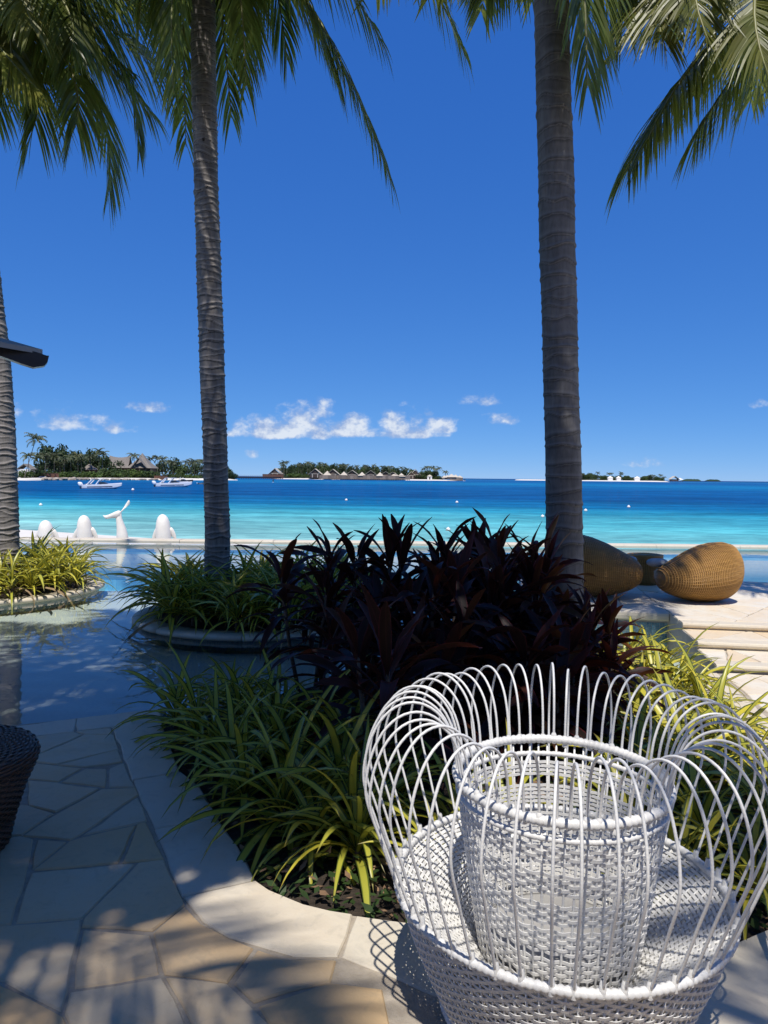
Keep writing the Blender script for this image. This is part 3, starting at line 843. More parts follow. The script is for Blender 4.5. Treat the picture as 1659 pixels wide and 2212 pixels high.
# ------------------------------------------------------------------ palms
def trunk_mesh(pts, r0, r1, rng, nseg=30, step=.014, ring=(.05, .13), amp=.075, mat=None):
    """pts: control points of the axis (world); returns an MB with UV"""
    P3 = np.array([list(p) for p in pts]); n = len(P3)
    seg = np.linalg.norm(np.diff(P3, axis=0), axis=1); S = np.concatenate([[0], np.cumsum(seg)]); T = S[-1]
    rows = int(T / step); s = np.linspace(0, T, rows)
    # smooth the path
    ax = np.stack([np.interp(s, S, P3[:, k]) for k in range(3)], 1)
    w = max(3, int(.9 / step)); ker = np.hanning(w); ker /= ker.sum()
    pad = np.concatenate([np.repeat(ax[:1], w, 0) + (np.arange(-w, 0)[:, None]) * (ax[1] - ax[0]), ax, np.repeat(ax[-1:], w, 0) + (np.arange(1, w + 1)[:, None]) * (ax[-1] - ax[-2])])
    ax = np.stack([np.convolve(pad[:, k], ker, 'same')[w:-w] for k in range(3)], 1)
    edges = [-.3]
    while edges[-1] < T + .3: edges.append(edges[-1] + rng.uniform(*ring))
    edges = np.array(edges)
    th = np.linspace(0, 2 * np.pi, nseg, endpoint=False)
    tilt = np.array([rng.uniform(-.042, .042) for _ in edges]); ph = np.array([rng.uniform(0, 6.28) for _ in edges])
    wav = np.array([rng.uniform(.004, .020) for _ in edges]); ph2 = np.array([rng.uniform(0, 6.28) for _ in edges])
    kk = np.array([rng.choice([2, 3, 4]) for _ in edges])
    E = edges[:, None] + tilt[:, None] * np.sin(th[None, :] + ph[:, None]) + wav[:, None] * np.sin(kk[:, None] * th[None, :] + ph2[:, None])
    E = np.maximum.accumulate(E, axis=0)
    bulg = np.array([rng.uniform(.2, 1.7) for _ in edges])
    ph_map = np.zeros((rows, nseg)); bb = np.zeros((rows, nseg))
    for j in range(nseg):
        k = np.clip(np.searchsorted(E[:, j], s, side='right') - 1, 0, len(edges) - 2)
        den = np.maximum(E[k + 1, j] - E[k, j], 1e-3)
        ph_map[:, j] = np.clip((s - E[k, j]) / den, 0, 1); bb[:, j] = bulg[k]
    t = s / T
    rad = r0 + (r1 - r0) * t + .10 * np.exp(-s / .16) * (r0 / .15) * .9
    lump = 1 + .018 * np.sin(th[None, :] * 2 + s[:, None] * 2.1) + .014 * np.sin(th[None, :] * 3 - s[:, None] * 5.3)
    prof = amp * bb * (np.exp(-((ph_map - .1) / .13) ** 2) * .75 + (1 - ph_map) * .35 - .3)
    rr = rad[:, None] * lump * (1 + prof)
    V = np.empty((rows, nseg, 3))
    V[:, :, 0] = ax[:, 0:1] + rr * np.cos(th); V[:, :, 1] = ax[:, 1:2] + rr * np.sin(th); V[:, :, 2] = ax[:, 2:3]
    m = MB(); m.v = [tuple(v) for v in V.reshape(-1, 3)]
    f = []
    for i in range(rows - 1):
        b = i * nseg
        for j in range(nseg):
            k = (j + 1) % nseg
            f.append((b + j, b + k, b + nseg + k, b + nseg + j))
    m.f = f
    uvs = np.stack([np.repeat(np.linspace(0, 1, nseg)[None, :], rows, 0), ph_map], 2).reshape(-1, 2)
    m.uv = uvs
    return m

def frond_mesh(base, ctrl, tip, rng, nleaf=58, leaf=.85, grav=1.0, width=.042, forward=.55, stiff=0.15):
    """one pinnate frond: a rachis along a curve with hanging leaflets; returns MB of leaflets, MB of rachis"""
    b, c, e = (np.array(list(q)) for q in (base, ctrl, tip))
    def B(t): return (1 - t) ** 2 * b + 2 * t * (1 - t) * c + t * t * e
    def D(t): return 2 * (1 - t) * (c - b) + 2 * t * (e - c)
    mr = MB()
    ts = np.linspace(0, 1, 16)
    Lr = np.linalg.norm(e - b)
    mr.tube([B(t) for t in ts], [.026 * (1 - t) ** .8 + .004 for t in ts], 6)
    t = np.linspace(.10, .985, nleaf)
    Z = np.array([0, 0, 1.0])
    m = MB(); V = []; F = []; UV = []
    nb = np.random.RandomState(rng.randrange(1 << 30))
    for side in (-1, 1):
        tt = np.clip(t + nb.uniform(-.006, .006, nleaf), .08, .995)
        P0 = (1 - tt)[:, None] ** 2 * b + (2 * tt * (1 - tt))[:, None] * c + (tt * tt)[:, None] * e
        T = 2 * (1 - tt)[:, None] * (c - b) + 2 * tt[:, None] * (e - c); T /= np.linalg.norm(T, axis=1)[:, None]
        S = np.cross(T, Z); ln = np.linalg.norm(S, axis=1)[:, None]
        S0 = np.cross((e - b) / np.linalg.norm(e - b) + np.array([.01, 0, 0]), Z); S0 /= max(1e-6, np.linalg.norm(S0))
        S = np.where(ln < .25, S0[None, :], S / np.maximum(ln, 1e-6))
        U = np.cross(S, T)
        fw = forward + .9 * tt ** 4 + nb.uniform(-.12, .12, nleaf)
        d0 = T * fw[:, None] + side * S * .8 + U * (stiff + nb.uniform(-.1, .12, nleaf))[:, None]
        d0 /= np.linalg.norm(d0, axis=1)[:, None]
        L = leaf * (0.62 + .50 * np.sin(np.clip(tt * 1.02 + .06, 0, 1) * np.pi) ** .7) * (1 - .22 * tt) * nb.uniform(.85, 1.1, nleaf)
        L = np.where(nb.uniform(0, 1, nleaf) < .04, L * .4, L)
        g = grav * nb.uniform(.7, 1.3, nleaf)
        K = 5
        pos = P0.copy(); pts = [pos]; dirs = []
        for k in range(1, K):
            dk = d0 - Z * (g * (k / (K - 1)) ** 1.1)[:, None]; dk /= np.linalg.norm(dk, axis=1)[:, None]
            pos = pos + dk * (L / (K - 1))[:, None]; pts.append(pos); dirs.append(dk)
        dirs = [dirs[0]] + dirs
        wv = T - d0 * np.sum(T * d0, axis=1)[:, None]; wv = wv + U * .35 * side * 0 ; wv /= np.maximum(np.linalg.norm(wv, axis=1)[:, None], 1e-6)
        tw = nb.uniform(-.5, .5, nleaf)
        nr = np.cross(d0, wv)
        wv = wv * np.cos(tw)[:, None] + nr * np.sin(tw)[:, None]
        prof = [.55, 1.0, .85, .5, .06]
        base_i = len(V)
        arr = np.empty((nleaf, K, 2, 3))
        for k in range(K):
            wk = wv - dirs[k] * np.sum(wv * dirs[k], axis=1)[:, None]; wk /= np.maximum(np.linalg.norm(wk, axis=1)[:, None], 1e-6)
            hw = (width * prof[k] * .5) * (.7 + .35 * np.sin(tt * np.pi))
            arr[:, k, 0] = pts[k] - wk * hw[:, None]; arr[:, k, 1] = pts[k] + wk * hw[:, None]
        V.extend(map(tuple, arr.reshape(-1, 3)))
        for i in range(nleaf):
            o = base_i + i * K * 2
            for k in range(K - 1):
                F.append((o + 2 * k, o + 2 * k + 1, o + 2 * k + 3, o + 2 * k + 2))
    m.v, m.f = V, F
    return m, mr

def palm(name, label, group, axis, r0, r1, fronds, rng, extra=12, ring=(.045, .10), amp=.065, detail=True, bark=BARK, frondmat=FROND, elev=(20, 70), flen=(3.2, 4.2), avoid=True, azr=(0, 360)):
    root = empty(name, axis[0])
    tag(root, label, 'palm tree', group)
    off = Vector(axis[0])
    tm = trunk_mesh(axis, r0, r1, rng, 36 if detail else 14, .010 if detail else .06, ring, amp)
    tm.build('trunk', bark, root, off=off)
    crown = Vector(axis[-1])
    def addf(b, c, e, mat, **kw):
        fm, rm = frond_mesh(b, c, e, rng, **kw)
        fo = fm.build('frond', mat, root, smooth=False, off=off)
        rm.build('rachis', RACHIS, fo, off=off)
    for f in fronds:
        addf(*f[:3], f[3] if len(f) > 3 and f[3] else frondmat, **(f[4] if len(f) > 4 else {}))
    for i in range(extra):
        az = R(azr[0] + (azr[1] - azr[0]) * (i + rng.uniform(-.3, .3)) / extra); el = R(rng.uniform(*elev)); L = rng.uniform(*flen)
        h = Vector((math.cos(az), math.sin(az), 0))
        c = crown + (h * math.cos(el) + Vector((0, 0, math.sin(el)))) * L * .6
        e = crown + h * L * (.55 + .35 * math.cos(el)) + Vector((0, 0, math.sin(el) * L * .62 - L * .22))
        addf(crown, c, e, frondmat, nleaf=46, leaf=.85, grav=.9, width=.05)
    return root

rng = random.Random(77)
def PV(px, py, y): return Vector(P(px, py, y=y))
GP = 'coconut palms round the pool'
# far left palm in the sunny planter: leans out of the frame
A0 = Vector((-5.36, 10.3, -.1))
Aax = [A0, PV(14, 1000, 10.3), PV(2, 800, 10.28), PV(-30, 520, 10.2), PV(-75, 250, 10.1), PV(-120, 0, 10.0), PV(-150, -170, 9.9)]
Ac = Aax[-1]
def bez(mid, tip, b):   # control point of a curve through mid
    return mid * 2 - (b + tip) * .5
def fr(b, mid, tip, mat=None, **kw): return (b, bez(mid, tip, b), tip, mat, kw)
big = dict(nleaf=96, leaf=1.05, grav=1.5, width=.038)
palm('coconut_palm', 'palm with a ringed grey trunk at the left edge, in the sunny round planter', GP, Aax, .150, .115, [
    fr(Ac, PV(165, 130, 9.9), PV(232, 425, 9.8), None, **big),
    fr(Ac, PV(60, 70, 9.5), PV(52, 330, 9.2), None, **big),
    fr(Ac, PV(215, 45, 10.4), PV(402, 215, 10.8), None, **big),
    fr(Ac, PV(240, -20, 9.9), PV(408, 110, 10.2), None, **big),
    fr(Ac, PV(130, 40, 10.1), PV(330, 250, 10.5), None, **big),
    fr(Ac, PV(0, 10, 9.2), PV(10, 190, 8.8), FROND_SUN, **big),
    fr(Ac, PV(-40, 60, 9.6), PV(-40, 250, 9.4), None, **big),
    fr(Ac, PV(100, -40, 9.2), PV(150, 120, 8.8), None, **big),
    fr(Ac, PV(240, -110, 10.2), PV(470, 10, 10.8), None, **big),
    fr(Ac, PV(0, -60, 9.0), PV(70, 60, 8.5), FROND_SUN, **big),
    fr(Ac, PV(120, 90, 9.3), PV(150, 300, 9.0), None, **big),
    fr(Ac, PV(90, 10, 9.8), PV(290, 160, 9.9), None, **big),
    fr(Ac, PV(180, -60, 10.6), PV(400, 60, 11.2), None, **big),
    fr(Ac, PV(-60, 20, 9.0), PV(90, 200, 8.6), FROND_SUN, **big),
    fr(Ac, PV(60, -90, 9.4), PV(250, 40, 9.2), None, **big),
    fr(Ac, PV(190, 40, 9.7), PV(300, 330, 9.8), None, **dict(big, leaf=.8)),
    ], rng, extra=12, elev=(25, 70))
# palm of the shaded round planter
Bax = [Vector((-2.02, 8.7, -.1)), PV(470, 1150, 8.7), PV(464, 950, 8.7), PV(455, 700, 8.7), PV(446, 420, 8.68), PV(440, 150, 8.62), PV(438, -60, 8.55), PV(436, -230, 8.5)]
Bc = Bax[-1]
bd = dict(nleaf=84, leaf=.92, grav=1.5, width=.034)
palm('coconut_palm', 'tall slim palm with a ringed brown trunk left of centre, in the shaded round planter', GP, Bax, .150, .135, [
    fr(Bc, PV(500, -120, 8.2), PV(532, 185, 8.0), None, **bd),
    fr(Bc, PV(470, -40, 9.0), PV(500, 255, 9.1), None, **bd),
    fr(Bc, PV(400, -60, 9.0), PV(402, 318, 8.9), None, **bd),
    fr(Bc, PV(655, -10, 8.3), PV(845, 390, 8.0), None, **dict(bd, nleaf=104, leaf=1.0)),
    fr(Bc, PV(640, -160, 8.6), PV(835, 110, 8.6), None, **bd),
    fr(Bc, PV(770, -220, 8.8), PV(1008, 128, 8.9), None, **bd),
    fr(Bc, PV(560, -130, 8.9), PV(620, 130, 9.2), None, **bd),
    fr(Bc, PV(340, -170, 8.5), PV(300, 60, 8.3), None, **bd),
    fr(Bc, PV(380, -90, 8.4), PV(375, 200, 8.2), None, **bd),
    fr(Bc, PV(500, -60, 8.8), PV(560, 110, 8.9), None, **bd),
    fr(Bc, PV(600, -90, 8.1), PV(735, 190, 7.9), None, **bd),
    ], rng, extra=14, elev=(20, 70))
# palm in the middle of the planting bed
Cax = [Vector((1.60, 6.3, -.1)), PV(1220, 1160, 6.3), PV(1214, 900, 6.3), PV(1206, 600, 6.3), PV(1199, 300, 6.28), PV(1190, 0, 6.25), PV(1182, -300, 6.2)]
Cc = Cax[-1]
palm('coconut_palm', 'thick grey palm trunk right of centre, rising from the dark red plants', GP, Cax, .158, .142, [
    fr(Cc, PV(1245, -160, 6.0), PV(1268, 190, 5.8), None, **bd),
    fr(Cc, PV(1290, -170, 6.4), PV(1345, 40, 6.4), None, **bd),
    fr(Cc, PV(1120, -220, 6.8), PV(1050, -20, 7.2), None, **bd),
    ], rng, extra=15, elev=(15, 65), bark=BARK2, flen=(3.0, 3.8), azr=(70, 270), ring=(.07, .16), amp=.044)
# palm beyond the right edge
D0 = Vector((5.6, 6.6, -.1))
Dax = [D0, D0 + Vector((-.1, .1, 3)), PV(1830, -120, 7.0)]
Dc = Dax[-1]
dd = dict(nleaf=100, leaf=.80, grav=1.05, width=.028, stiff=.25)
hang = dict(nleaf=110, leaf=1.05, grav=1.9, width=.030, forward=.35)
palm('coconut_palm', 'palm with fronds tinted sunlit yellow hanging in from the upper right corner', GP, Dax, .15, .12, [
    fr(Dc, PV(1535, 105, 7.0), PV(1352, 372, 6.8), None, **hang),
    fr(Dc, PV(1570, 60, 6.8), PV(1400, 300, 6.6), None, **hang),
    fr(Dc, PV(1640, 90, 7.3), PV(1500, 300, 7.3), None, **hang),
    fr(Dc, PV(1560, -75, 6.6), PV(1318, 120, 6.4), FROND_SUN, **dd),
    fr(Dc, PV(1540, -120, 6.2), PV(1545, 120, 5.7), FROND_SUN, **dd),
    fr(Dc, PV(1490, -100, 6.4), PV(1440, 110, 6.0), FROND_SUN, **dd),
    fr(Dc, PV(1650, -60, 6.0), PV(1670, 190, 5.5), FROND_SUN, **dd),
    fr(Dc, PV(1600, -110, 7.5), PV(1390, 80, 7.8), FROND_SUN, **dd),
    ], rng, extra=10, elev=(20, 70), azr=(-60, 120))
# palms that stand beside and behind the viewer and shade the bed
def shade_palm(x, y, cx, cy, cz, n, label, azr=(0, 360)):
    ax = [Vector((x, y, -.05)), Vector((x * .8 + cx * .2, y * .8 + cy * .2, cz * .35)), Vector((x * .35 + cx * .65, y * .35 + cy * .65, cz * .75)), Vector((cx, cy, cz))]
    palm('coconut_palm', label, 'coconut palms behind the viewer', ax, .15, .12, [], rng, extra=n, elev=(5, 65), detail=False, flen=(2.8, 3.8), azr=azr)
shade_palm(-3.9, -1.6, -2.9, -.9, 8.2, 18, 'palm behind the viewer shading the patio on the left')
shade_palm(-4.3, .6, -3.1, 2.7, 8.4, 11, 'palm at the left of the viewer shading the near pool')
shade_palm(1.9, -3.8, 1.0, -3.3, 8.4, 7, 'palm behind the viewer shading the white wicker chair')
shade_palm(2.9, -.2, .1, 2.2, 8.6, 22, 'palm beside the viewer shading the dark red plants', (45, 250))
shade_palm(-2.6, .4, -1.5, 3.6, 9.0, 22, 'palm beside the viewer leaning over the pool')

# unseen building added behind the viewer to block blue sky
t = empty('added_building', (0, -6.5, 0)); tag(t, 'added unseen timber and plaster building behind the viewer, blocking blue sky', 'building')
m = MB(); m.box((0, -1.5, 2.2), (22, .3, 4.4)); m.build('wall', simple('warm_plaster', (.55, .43, .30), (.48, .37, .26), 2, .8), t, False)
m = MB(); m.grid([[(-12, 1.2, 3.5), (12, 1.2, 3.5)], [(-12, -1.6, 4.9), (12, -1.6, 4.9)], [(-12, -5, 6.4), (12, -5, 6.4)], [(-12, -5, 6.1), (12, -5, 6.1)], [(-12, 1.2, 3.3), (12, 1.2, 3.3)], [(-12, 1.2, 3.5), (12, 1.2, 3.5)]]); m.build('roof', THATCH, t, False)
for i in range(9):
    m = MB(); m.box((-10.4 + i * 2.6, .6, 1.7), (.16, .16, 3.4)); m.build('column', REDWOOD, t, False)
for i in range(4):
    m = MB(); m.box((-8 + i * 5.2, -1.33, 1.2), (2.2, .06, 2.4)); m.build('door', DARKWOOD, t, False)

# broad-leaved shade tree behind the viewer
def leaf_cloud(blobs, n, size, rng, flat=.5):
    m = MB(); nb = np.random.RandomState(rng.randrange(1 << 30))
    w = np.array([b[3] ** 2 for b in blobs]); w = w / w.sum()
    idx = nb.choice(len(blobs), n, p=w)
    C = np.array([b[:3] for b in blobs])[idx]; rad = np.array([b[3] for b in blobs])[idx]
    sq = np.array([b[4] if len(b) > 4 else .75 for b in blobs])[idx]
    d = nb.normal(size=(n, 3)); d /= np.linalg.norm(d, axis=1)[:, None]
    r = rad * nb.uniform(.35, 1.0, n) ** .5
    p = C + d * r[:, None] * np.stack([np.ones(n), np.ones(n), sq], 1)
    nr = d * .7 + nb.normal(size=(n, 3)) * .7 + np.array([0, 0, flat]); nr /= np.linalg.norm(nr, axis=1)[:, None]
    a = np.cross(nr, nb.normal(size=(n, 3))); a /= np.linalg.norm(a, axis=1)[:, None]
    b = np.cross(nr, a); s = size * nb.uniform(.6, 1.3, n)
    q = np.stack([p - a * s[:, None] * .5, p + b * s[:, None] * .28, p + a * s[:, None] * .5, p - b * s[:, None] * .28], 1)
    m.v = list(map(tuple, q.reshape(-1, 3))); m.f = [(4 * i, 4 * i + 1, 4 * i + 2, 4 * i + 3) for i in range(n)]
    return m
def shade_tree(base, blobs, n, size, label):
    t = empty('shade_tree', base); tag(t, label, 'tree', 'trees behind the viewer'); off = Vector(base)
    m = MB(); top = Vector((sum(b[0] for b in blobs) / len(blobs), sum(b[1] for b in blobs) / len(blobs), min(b[2] for b in blobs) - .3))
    ax = [off, off.lerp(top, .35) + Vector((.1, -.1, 0)), off.lerp(top, .7), top]
    m.tube(ax, [.24, .19, .16, .12], 12)
    m.build('trunk', FARTRUNK, t, off=off)
    for b in blobs:
        k = MB(); e = Vector(b[:3]); k.tube([top - Vector((0, 0, .2)), top.lerp(e, .5) + Vector((0, 0, .15)), e], [.09, .05, .02], 7); k.build('limb', FARTRUNK, t, off=off)
    leaf_cloud(blobs, n, size, rng).build('crown', FOL[1], t, smooth=False, off=off)
shade_tree((-3.9, -1.2, -.1), [(-1.6, .3, 6.8, 1.1), (-2.8, -1.3, 7.0, 1.1), (-3.6, -.2, 7.0, 1.3), (-2.4, .9, 7.2, 1.2), (-.6, .6, 7.0, .95), (-1.0, 1.6, 7.4, 1.1), (.4, 1.4, 7.4, 1.0)], 9500, .26, 'broad-leaved tree behind the viewer shading the patio')
shade_tree((3.2, -1.8, -.1), [(.75, 2.0, 7.6, .8), (.9, 2.7, 8.0, .8), (.2, 2.4, 7.6, .9), (-.3, 2.9, 7.8, .9)], 4200, .24, 'broad-leaved tree behind the viewer at right shading the bed')

# ------------------------------------------------------------------ strap-leaved plants and cordylines
def leaf_mesh(name, mat, L, W, e0, droop, fold, seed, shape='strap', n=9, twist=0.0, wave=0.0):
    rg = random.Random(seed); m = MB(); uv = []
    pos = Vector((0, 0, 0)); rows = []
    for i in range(n):
        t = i / (n - 1)
        el = R(e0 - droop * t ** 1.25)
        d = Vector((math.cos(el), 0, math.sin(el)))
        if i: pos = pos + d * (L / (n - 1))
        if shape == 'strap': w = W * (.55 + .45 * min(1, t * 4)) * (1 - max(0, (t - .45) / .55) ** 1.9)
        else: w = W * (.16 if t < .12 else math.sin(min(1, (t - .10) / .92) * math.pi) ** .75 * (1 - .18 * t) + .05 * (1 - t))
        w = max(w, W * .015)
        up = Vector((-math.sin(el), 0, math.cos(el)))
        a = twist * t
        s = Vector((0, math.cos(a), 0)) + up * math.sin(a)
        u2 = up * math.cos(a) - Vector((0, math.sin(a), 0))
        wz = wave * W * math.sin(t * 9 + rg.uniform(0, 1))
        rows.append([pos - s * w * .5 + u2 * (fold * w * .5 + wz), pos, pos + s * w * .5 + u2 * (fold * w * .5 - wz)])
        uv += [(0, t), (.5, t), (1, t)]
    m.grid(rows); m.uv = uv
    return m.mesh(name, mat)
STRAPS = [[leaf_mesh('leaf', STRAP, 1, .062, e, dr, .55, 7 * k + i, twist=tw) for i, (e, dr, tw) in enumerate(v)] for k, v in enumerate((
    ((84, 55, .3), (76, 80, -.4), (70, 60, .2), (80, 110, .5)),
    ((62, 85, -.3), (55, 100, .5), (58, 65, -.6), (50, 90, .2)),
    ((38, 85, .5), (30, 70, -.4), (42, 110, .3), (24, 80, -.2))))]
CORDS = [[leaf_mesh('leaf', CORDY, 1, .155, e, dr, .38, 50 + 7 * k + i, 'lance', 11, tw, .10) for i, (e, dr, tw) in enumerate(v)] for k, v in enumerate((
    ((82, 25, .3), (76, 40, -.4), (68, 38, .4), (72, 65, .2)),
    ((54, 62, -.3), (46, 75, .4), (58, 88, .3), (50, 48, -.5)),
    ((26, 72, .4), (14, 66, -.5), (34, 98, .2), (6, 58, .5))))]

DRYSTRAP = simple('dry_strap_leaf', (.34, .25, .13), (.22, .14, .07), 8, .8)
DRYS = [leaf_mesh('leaf', DRYSTRAP, 1, .045, e, dr, .8, 900 + e, twist=tw) for e, dr, tw in ((22, 95, 1.2), (8, 60, -.9), (35, 140, .8))]
def strap_plant(loc, rng, n, L, label, group, lean=0.0, cat='plant'):
    t = empty('striped_strap_plant', loc, rng.uniform(0, 6.28))
    tag(t, label, cat, group)
    m = MB(); h = .05 + rng.uniform(0, .05)
    m.tube([(0, 0, -.06), (0, 0, h)], [.022, .016], 6); m.build('stem', CANE, t)
    for i in range(n):
        q = (i + .5) / n
        k = 0 if q < .28 else (1 if q < .66 else 2)
        me = rng.choice(STRAPS[k]) if not (k == 2 and rng.random() < .16) else rng.choice(DRYS); s = L * rng.uniform(.75, 1.15) * (1, 1.05, .95)[k]
        inst('leaf', me, t, (0, 0, h * (1 - q) + .005 * i / n), (rng.uniform(-.15, .15), rng.uniform(-.14, .14), i * 2.39996 + rng.uniform(-.35, .35)), (s, s * rng.uniform(.85, 1.25) * (.5 / L) ** .25, s))
    return t

def in_poly(p, poly):
    x, y = p; c = False; n = len(poly)
    for i in range(n):
        x0, y0 = poly[i][:2]; x1, y1 = poly[(i + 1) % n][:2]
        if (y0 > y) != (y1 > y) and x < (x1 - x0) * (y - y0) / (y1 - y0) + x0: c = not c
    return c
BED = [Vector(p) for p in INNER] + [Vector(p) for p in FARSIDE[:-1]]

rng = random.Random(99)
# sunny planter
def sector_labels(objs):
    from collections import defaultdict
    g = defaultdict(list)
    for o in objs: g[o['label']].append(o)
    for lab, l in g.items():
        if len(l) > 1:
            for i, o in enumerate(sorted(l, key=lambda q: q.location.x)):
                o['label'] = lab.replace('plant at', 'plant, %s from left, at' % ORD[i])
def where(p, isl, lab):
    dx, dy = (p[0] - isl[0]) / isl[2], (p[1] - isl[1]) / isl[3]
    k = 'front' if dy < -.33 else ('back' if dy > .33 else 'middle')
    h = 'left' if dx < -.33 else ('right' if dx > .33 else 'centre')
    return lab % (k + ' ' + h)
ORD = ['first', 'second', 'third', 'fourth', 'fifth', 'sixth', 'seventh', 'eighth', 'ninth', 'tenth', 'eleventh', 'twelfth', 'thirteenth', 'fourteenth', 'fifteenth', 'sixteenth', 'seventeenth', 'eighteenth', 'nineteenth', 'twentieth', 'twenty-first']
LB = 'yellow striped plant at the %s of the sunlit planter'
done = []; done1 = []; done2 = []
def scatter(n, gen, mind, ok):
    out = []; tries = 0
    while len(out) < n and tries < n * 200:
        tries += 1; p = gen()
        if ok(p) and all((p[0] - q[0]) ** 2 + (p[1] - q[1]) ** 2 > mind * mind for q in out + done): out.append(p)
    return out
def ell(c, k=1.0):
    return lambda: (lambda a, r: (c[0] + math.cos(a) * r * (c[2] - .24) * k, c[1] + math.sin(a) * r * (c[3] - .24) * k))(rng.uniform(0, 6.283), math.sqrt(rng.random()))
for p in scatter(72, ell(ISL1, 1.06), .20, lambda p: (p[0] - A0.x) ** 2 + (p[1] - A0.y) ** 2 > .06):
    done1.append(strap_plant((p[0], p[1], .05), rng, 24, rng.uniform(.56, .74), where(p, ISL1, LB), 'striped plants in the sunny planter'))
LB2 = 'striped plant at the %s of the shaded round planter'
for p in scatter(56, ell(ISL2, 1.05), .20, lambda p: (p[0] + 2.0) ** 2 + (p[1] - 8.7) ** 2 > .06):
    edge = ((p[0] - ISL2[0]) / ISL2[2]) ** 2 + ((p[1] - ISL2[1]) / ISL2[3]) ** 2
    done2.append(strap_plant((p[0], p[1], .06), rng, 26, rng.uniform(.60, .84), where(p, ISL2, LB2), 'striped plants in the shaded planter'))
sector_labels(done1); sector_labels(done2)
# along the left and front of the bed
LB3 = '%s striped plant from the pool along the shaded left border of the bed'
spots = [(-1.36, 4.62), (-1.12, 4.85), (-1.18, 4.36), (-.95, 4.55), (-1.02, 4.10), (-.80, 4.25), (-.86, 3.82), (-.62, 3.95), (-.70, 3.55), (-.45, 3.66), (-.52, 3.30), (-.28, 3.4), (-.36, 3.14), (-.12, 3.12), (-.75, 4.7), (-.4, 4.1), (-.2, 3.75), (-.62, 4.4)]
for i, p in enumerate(sorted(spots, key=lambda q: -q[1])):
    strap_plant((p[0] + .04 + rng.uniform(-.04, .04), p[1] + rng.uniform(-.04, .04), -.03), rng, 31, rng.uniform(.48, .62), LB3 % ORD[i], 'striped plants along the bed border')
for p, lab in (((-.10, 2.98), 'single striped strap-leaved plant catching the sun at the front of the bed'), ((-.02, 3.28), 'sunlit striped strap-leaved plant behind the front border, left of the white wicker chair')):
    strap_plant((p[0], p[1], -.03), rng, 22, .50, lab, 'striped plants along the bed border')
for i, p in enumerate(((.22, 2.85), (.35, 3.2), (.1, 3.5), (.62, 2.95), (.6, 3.3))):
    strap_plant((p[0], p[1], -.03), rng, 18, .42, ('nearest', 'middle', 'farthest', 'right front', 'right back')[i] + ' striped plant half hidden behind the white wicker chair', 'striped plants behind the white chair')
# sunny right border
LB4 = '%s bright striped plant along the sunny right border, counted from the white wicker chair'
for i, p in enumerate(sorted(((1.15, 2.72), (1.45, 2.75), (1.66, 2.98), (1.38, 3.05), (1.78, 3.3), (1.5, 3.4), (1.9, 3.65), (1.62, 3.75), (1.96, 4.0), (1.7, 4.1), (2.04, 4.35), (1.78, 4.5), (2.1, 4.7), (1.9, 4.9), (2.16, 5.05), (2.0, 5.3), (2.25, 5.4), (1.35, 3.7), (1.5, 4.3), (1.1, 3.05)), key=lambda q: q[1])):
    strap_plant((p[0], p[1], -.03), rng, 26, rng.uniform(.52, .66), LB4 % ORD[i], 'striped plants along the sunny border')
# a few beyond, at the water side of the bed
for i, p in enumerate(((2.3, 5.9), (2.2, 6.3), (1.95, 5.8), (2.4, 6.5))):
    strap_plant((p[0], p[1], -.03), rng, 20, .45, ORD[i] + ' striped plant beside the small basin by the steps', 'striped plants by the steps')

DRYCORD = simple('old_cordyline_leaf', (.24, .15, .045), (.16, .075, .03), 9, .6, transl=.2)
DRYC = [leaf_mesh('leaf', DRYCORD, 1, .13, e, dr, .5, 950 + i, 'lance', 11, tw, .14) for i, (e, dr, tw) in enumerate(((-5, 70, .6), (14, 95, -.5), (-20, 50, .9)))]
def cordyline(loc, rng, canes, label, group=None, hmin=.35, hmax=1.0, L=(.42, .58)):
    t = empty('red_cordyline', loc, rng.uniform(0, 6.28)); tag(t, label, 'shrub', group)
    for c in range(canes):
        a = rng.uniform(0, 6.28); d = rng.uniform(.02, .14); h = rng.uniform(hmin, hmax)
        b = Vector((math.cos(a) * d, math.sin(a) * d, -.05)); e = Vector((math.cos(a) * (d + .18 * h), math.sin(a) * (d + .18 * h), h))
        m = MB(); m.tube([b, b.lerp(e, .5) + Vector((rng.uniform(-.03, .03), rng.uniform(-.03, .03), 0)), e, e + Vector((0, 0, .07))], [.017, .014, .012, .008], 7)
        m.build('cane', CANE, t)
        n = rng.randint(19, 25)
        for i in range(n):
            q = (i + .5) / n; k = 0 if q < .26 else (1 if q < .62 else 2)
            me = rng.choice(CORDS[k]) if not (k == 2 and rng.random() < .15) else rng.choice(DRYC); s = rng.uniform(*L) * (.92, 1.05, 1.0)[k]
            zz = e.z + .06 - q * min(.42, h * .7)
            pz = (zz - b.z) / (e.z - b.z)
            base = b.lerp(e, min(1.05, pz)); base.z = zz
            inst('leaf', me, t, base, (rng.uniform(-.2, .2), rng.uniform(-.18, .18), i * 2.39996 + rng.uniform(-.4, .4)), (s, s * rng.uniform(.8, 1.15), s))
    return t
LC = 'dark red cordyline shrub in deep shade in the middle of the planting bed'
